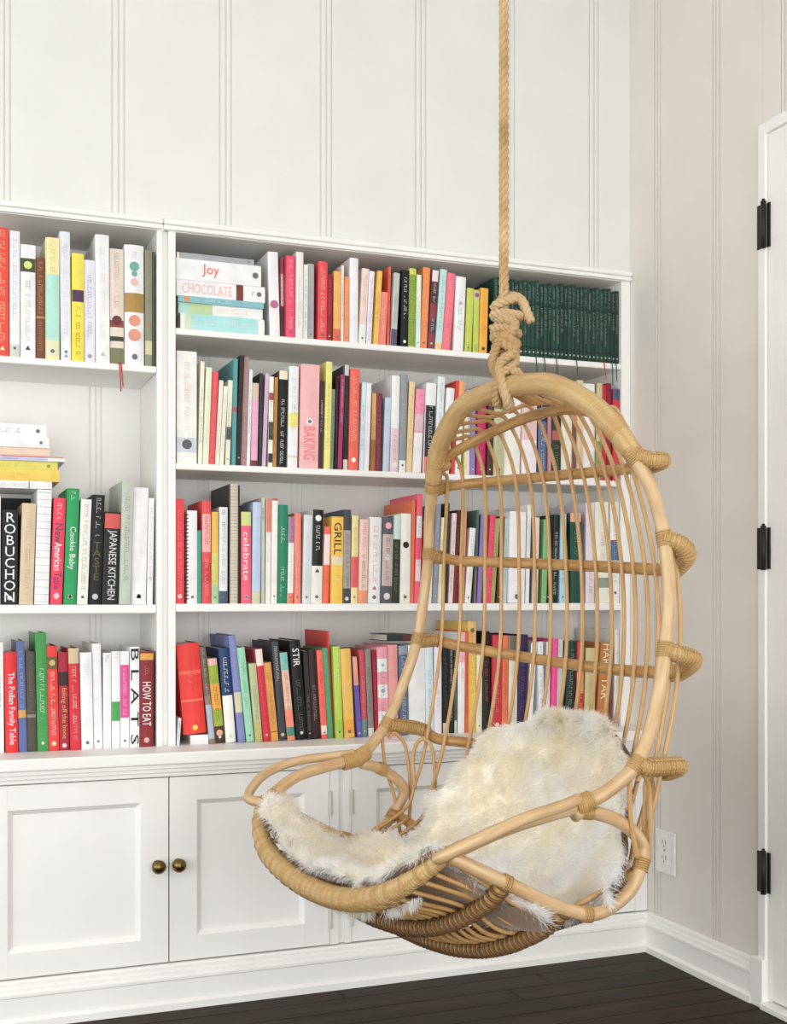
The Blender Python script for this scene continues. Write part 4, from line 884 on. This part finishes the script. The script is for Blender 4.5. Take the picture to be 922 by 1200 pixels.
knot(coil(595,373,11,6,1.2,10,math.pi*.2)+coil(592,388,13,7,1.5,10,math.pi*1.0,.02))
knot([(601,376,.018),(600,386,.022),(590,394,.024),(582,402,.018),(578,414,.012),(577,426,.010),(582,438,.014),(586,446,.026),(588,456,.032),(593,468,.026),(597,474,.004),(598,470,-.02),(598,448,-.032),(601,436,-.018),(610,440,-.010),(606,434,.006),(596,432,.016)])
knot([(586,390,.020),(597,397,.024),(602,405,.018),(597,414,.022),(588,420,.026),(583,428,.024),(584,440,.028),(588,452,.033),(592,464,.030),(594,472,.010)])
knot([(582,396,.006),(592,404,.026),(601,412,.016),(602,422,.006),(594,430,.018),(586,436,.022),(582,446,.022),(580,458,.014),(583,468,-.005),(588,462,-.031),(588,446,-.032),(590,432,-.016)])
kmb.obj('knot',ROPE,rope,smooth=True)
fz=MB(); rr=random.Random(5)
for k in range(260):
    if k<120: c=toR([a0.lerp(top_,rr.random())])[0]; R=.0095
    else: c=toR([kp(592+rr.uniform(-12,12),rr.uniform(340,440),rr.uniform(.0,.02))])[0]; R=.012
    d_=Vector((rr.uniform(-1,1),rr.uniform(-1,1),rr.uniform(-.6,.8))).normalized(); p=c+d_*R; q=p+d_*rr.uniform(.003,.009)+Vector((0,0,rr.uniform(-.004,.006)))
    s_=RX*.0003; i=len(fz.v); fz.v+=[p-s_,p+s_,q]; fz.f.append((i,i+1,i+2))
fz.obj('loose_fibres',ROPE,rope)['kind']='stuff'
hk=thing('ceiling_hook','dark iron eye hook in the ceiling holding the rope, above the frame','hook',(top_.x,top_.y,CEIL))
MB().tube([(0,0,0),(0,0,-.004),(0,0,-.008)],[.028,.028,.02],18).obj('plate',BLK,hk,smooth=False)
MB().tube([(.012*math.sin(2*math.pi*k/16),0,-.024+.012*math.cos(2*math.pi*k/16)) for k in range(16)],.004,8,True).obj('eye',BLK,hk,smooth=True)
# ---------------------------------------------------------------- sheepskin
sk=thing('sheepskin','fluffy cream sheepskin draped over the seat and back of the hanging chair','sheepskin',tuple(CO)); sk.rotation_euler=chair.rotation_euler
HIDE=mat('sheep_hide_shaded','94764e',.9,'wool',c2='705434'); WOOL=mat('sheep_wool','ffffff',.8,'fibre',c2='fffaec'); FLE=mat('fleece_base','fffaf0',.9,'wool',c2='fff4dd')  # pale hide coloured brown: the under-seat shade is in its colour
prof2=[(-.454,.008),(-.405,-.014),(-.33,-.045),(-.24,-.080),(-.13,-.072),(-.03,-.035),(.035,.030),(.072,.095),(.096,.160),(.108,.220),(.112,.268)]
hwl=[.255,.305,.345,.345,.325,.290,.265,.255,.235,.165,.02]
hwr=[.285,.315,.335,.345,.36,.375,.375,.345,.300,.26,.16]
hw_=[(a+b)/2 for a,b in zip(hwl,hwr)]; cxo=[(b-a)/2 for a,b in zip(hwl,hwr)]
NU,NVV=48,80
cp=catmull([(0,a,b) for a,b in prof2],10); hwc=catmull([(h,c,0) for h,c in zip(hw_,cxo)],10)
def skin(u,v):
    k=v*(len(cp)-1); i=min(int(k),len(cp)-2); f=k-i
    c=cp[i].lerp(cp[i+1],f); h=hwc[i].lerp(hwc[i+1],f)
    t=(cp[min(i+3,len(cp)-1)]-cp[max(i-2,0)]).normalized(); nrm=Vector((0,-t.z,t.y))
    if nrm.z<0 and nrm.y>0: nrm=-nrm
    x=h.y+u*h.x*(1+.05*math.sin(v*23+u)+.03*math.sin(v*51))
    q=abs(x)/.36
    back=max(0,min(1,(c.y+.10)/.12))
    fr_=max(0,min(1,(-.22-c.y)/.20)); lift=(1-back)*(((.035 if u>0 else .062)+.10*fr_)*q**2.4) ; yb=-back*.115*q*q
    lx=x*(1-.0*q)
    b=.006*noise.noise(Vector((x*9,v*7,0)))+.006*noise.noise(Vector((x*22,v*18,3)))
    front=max(0,1-v/.12)
    p=Vector((lx,c.y+yb+.035*q**4*front,c.z+lift))
    return p+nrm*(.016+b)
def nrm_at(u,v):
    e=.01; a=skin(min(u+e,1),v)-skin(max(u-e,-1),v); b=skin(u,min(v+e,1))-skin(u,max(v-e,0)); n=a.cross(b); 
    return n.normalized() if n.length>0 else Vector((0,-1,0))
V=[];F=[]
for side in(0,1):
    for j in range(NVV+1):
        for i in range(NU+1):
            u=-1+2*i/NU; v=j/NVV; p=skin(u,v)
            if side: p=p-nrm_at(u,v)*.012
            V.append(p)
K=(NU+1)*(NVV+1)
for j in range(NVV):
    for i in range(NU):
        a=j*(NU+1)+i; F.append((a,a+1,a+NU+2,a+NU+1)); F.append((K+a,K+a+NU+1,K+a+NU+2,K+a+1))
nf=NVV*NU; mesh_obj('fleece',V[:K],[f for k,f in enumerate(F) if k%2==0],FLE,sk,smooth=True); mesh_obj('hide',V[K:],[tuple(i-K for i in f) for k,f in enumerate(F) if k%2],HIDE,sk,smooth=True)
rr=random.Random(21); V=[];F=[];NR=[]
NS=105000
for k in range(NS):
    edge=rr.random()<.22
    if edge:
        e=rr.random()
        if e<.42: u,v=rr.choice((-1,1))*rr.uniform(.93,1),rr.random()
        elif e<.8: u,v=rr.uniform(-1,1),rr.uniform(.955,1)
        else: u,v=rr.uniform(-1,1),rr.uniform(0,.04)
    else: u,v=rr.uniform(-1,1),rr.random()
    p=skin(u,v); n=nrm_at(u,v); 
    if n.dot(Vector((0,-.5,.8)))<0: n=-n
    o=Vector((0,0,0))
    if abs(u)>.85: o+=Vector((math.copysign(1,u),0,0))*(abs(u)-.85)*6
    if v>.93: o+=Vector((0,.15,1))*(v-.93)*14
    if v<.06: o+=Vector((0,-.8,-.2))*(.06-v)*8
    back=rr.random()<.08
    cl=Vector((noise.noise(p*26),noise.noise(p*26+Vector((5,0,0))),noise.noise(p*26+Vector((0,9,0)))))
    tg_=Vector((0,-.35,-.75)); tg_=tg_-n*tg_.dot(n)
    d_=(n*(.42 if not back else -.25)+tg_*.45+o+cl*.75+Vector((rr.gauss(0,.2),rr.gauss(0,.2),rr.gauss(0,.2)))).normalized()
    L=rr.uniform(.022,.036)*(.72 if not edge else 1.0)
    sd=d_.cross(Vector((rr.gauss(0,1),rr.gauss(0,1),rr.gauss(0,1)))).normalized()*rr.uniform(.0004,.0007)
    bend=Vector((rr.gauss(0,.3),rr.gauss(0,.3),rr.gauss(0,.3)-.35))
    NR.append(((n*.75+d_*.25).normalized())); i=len(V); p1=p+d_*L*.5; p2=p+d_*L*.85+bend*L*.25
    V+=[p-sd,p+sd,p1-sd*.8,p1+sd*.8,p2]
    F+=[(i,i+1,i+3,i+2),(i+2,i+3,i+4)]
for k in range(1500):      # tufts that poke out between the canes under the lip
    cx_=rr.choice((-.14,-.09,-.05,.02,.07,.11,.2,.24))+rr.gauss(0,.009); e=hoop_at(cx_,'lip'); p=Vector((e.x,e.y+.020+rr.random()*.02,e.z-.022)); d_=Vector((rr.gauss(0,.3),rr.gauss(.15,.3),-1)).normalized(); L=rr.uniform(.012,.026); sd=d_.cross(Vector((rr.gauss(0,1),rr.gauss(0,1),.1))).normalized()*.0006
    i=len(V); p1=p+d_*L*.5; p2=p+d_*L; V+=[p-sd,p+sd,p1-sd*.8,p1+sd*.8,p2]; F+=[(i,i+1,i+3,i+2),(i+2,i+3,i+4)]
wo=mesh_obj('wool',V,F,WOOL,sk); wo['kind']='stuff'
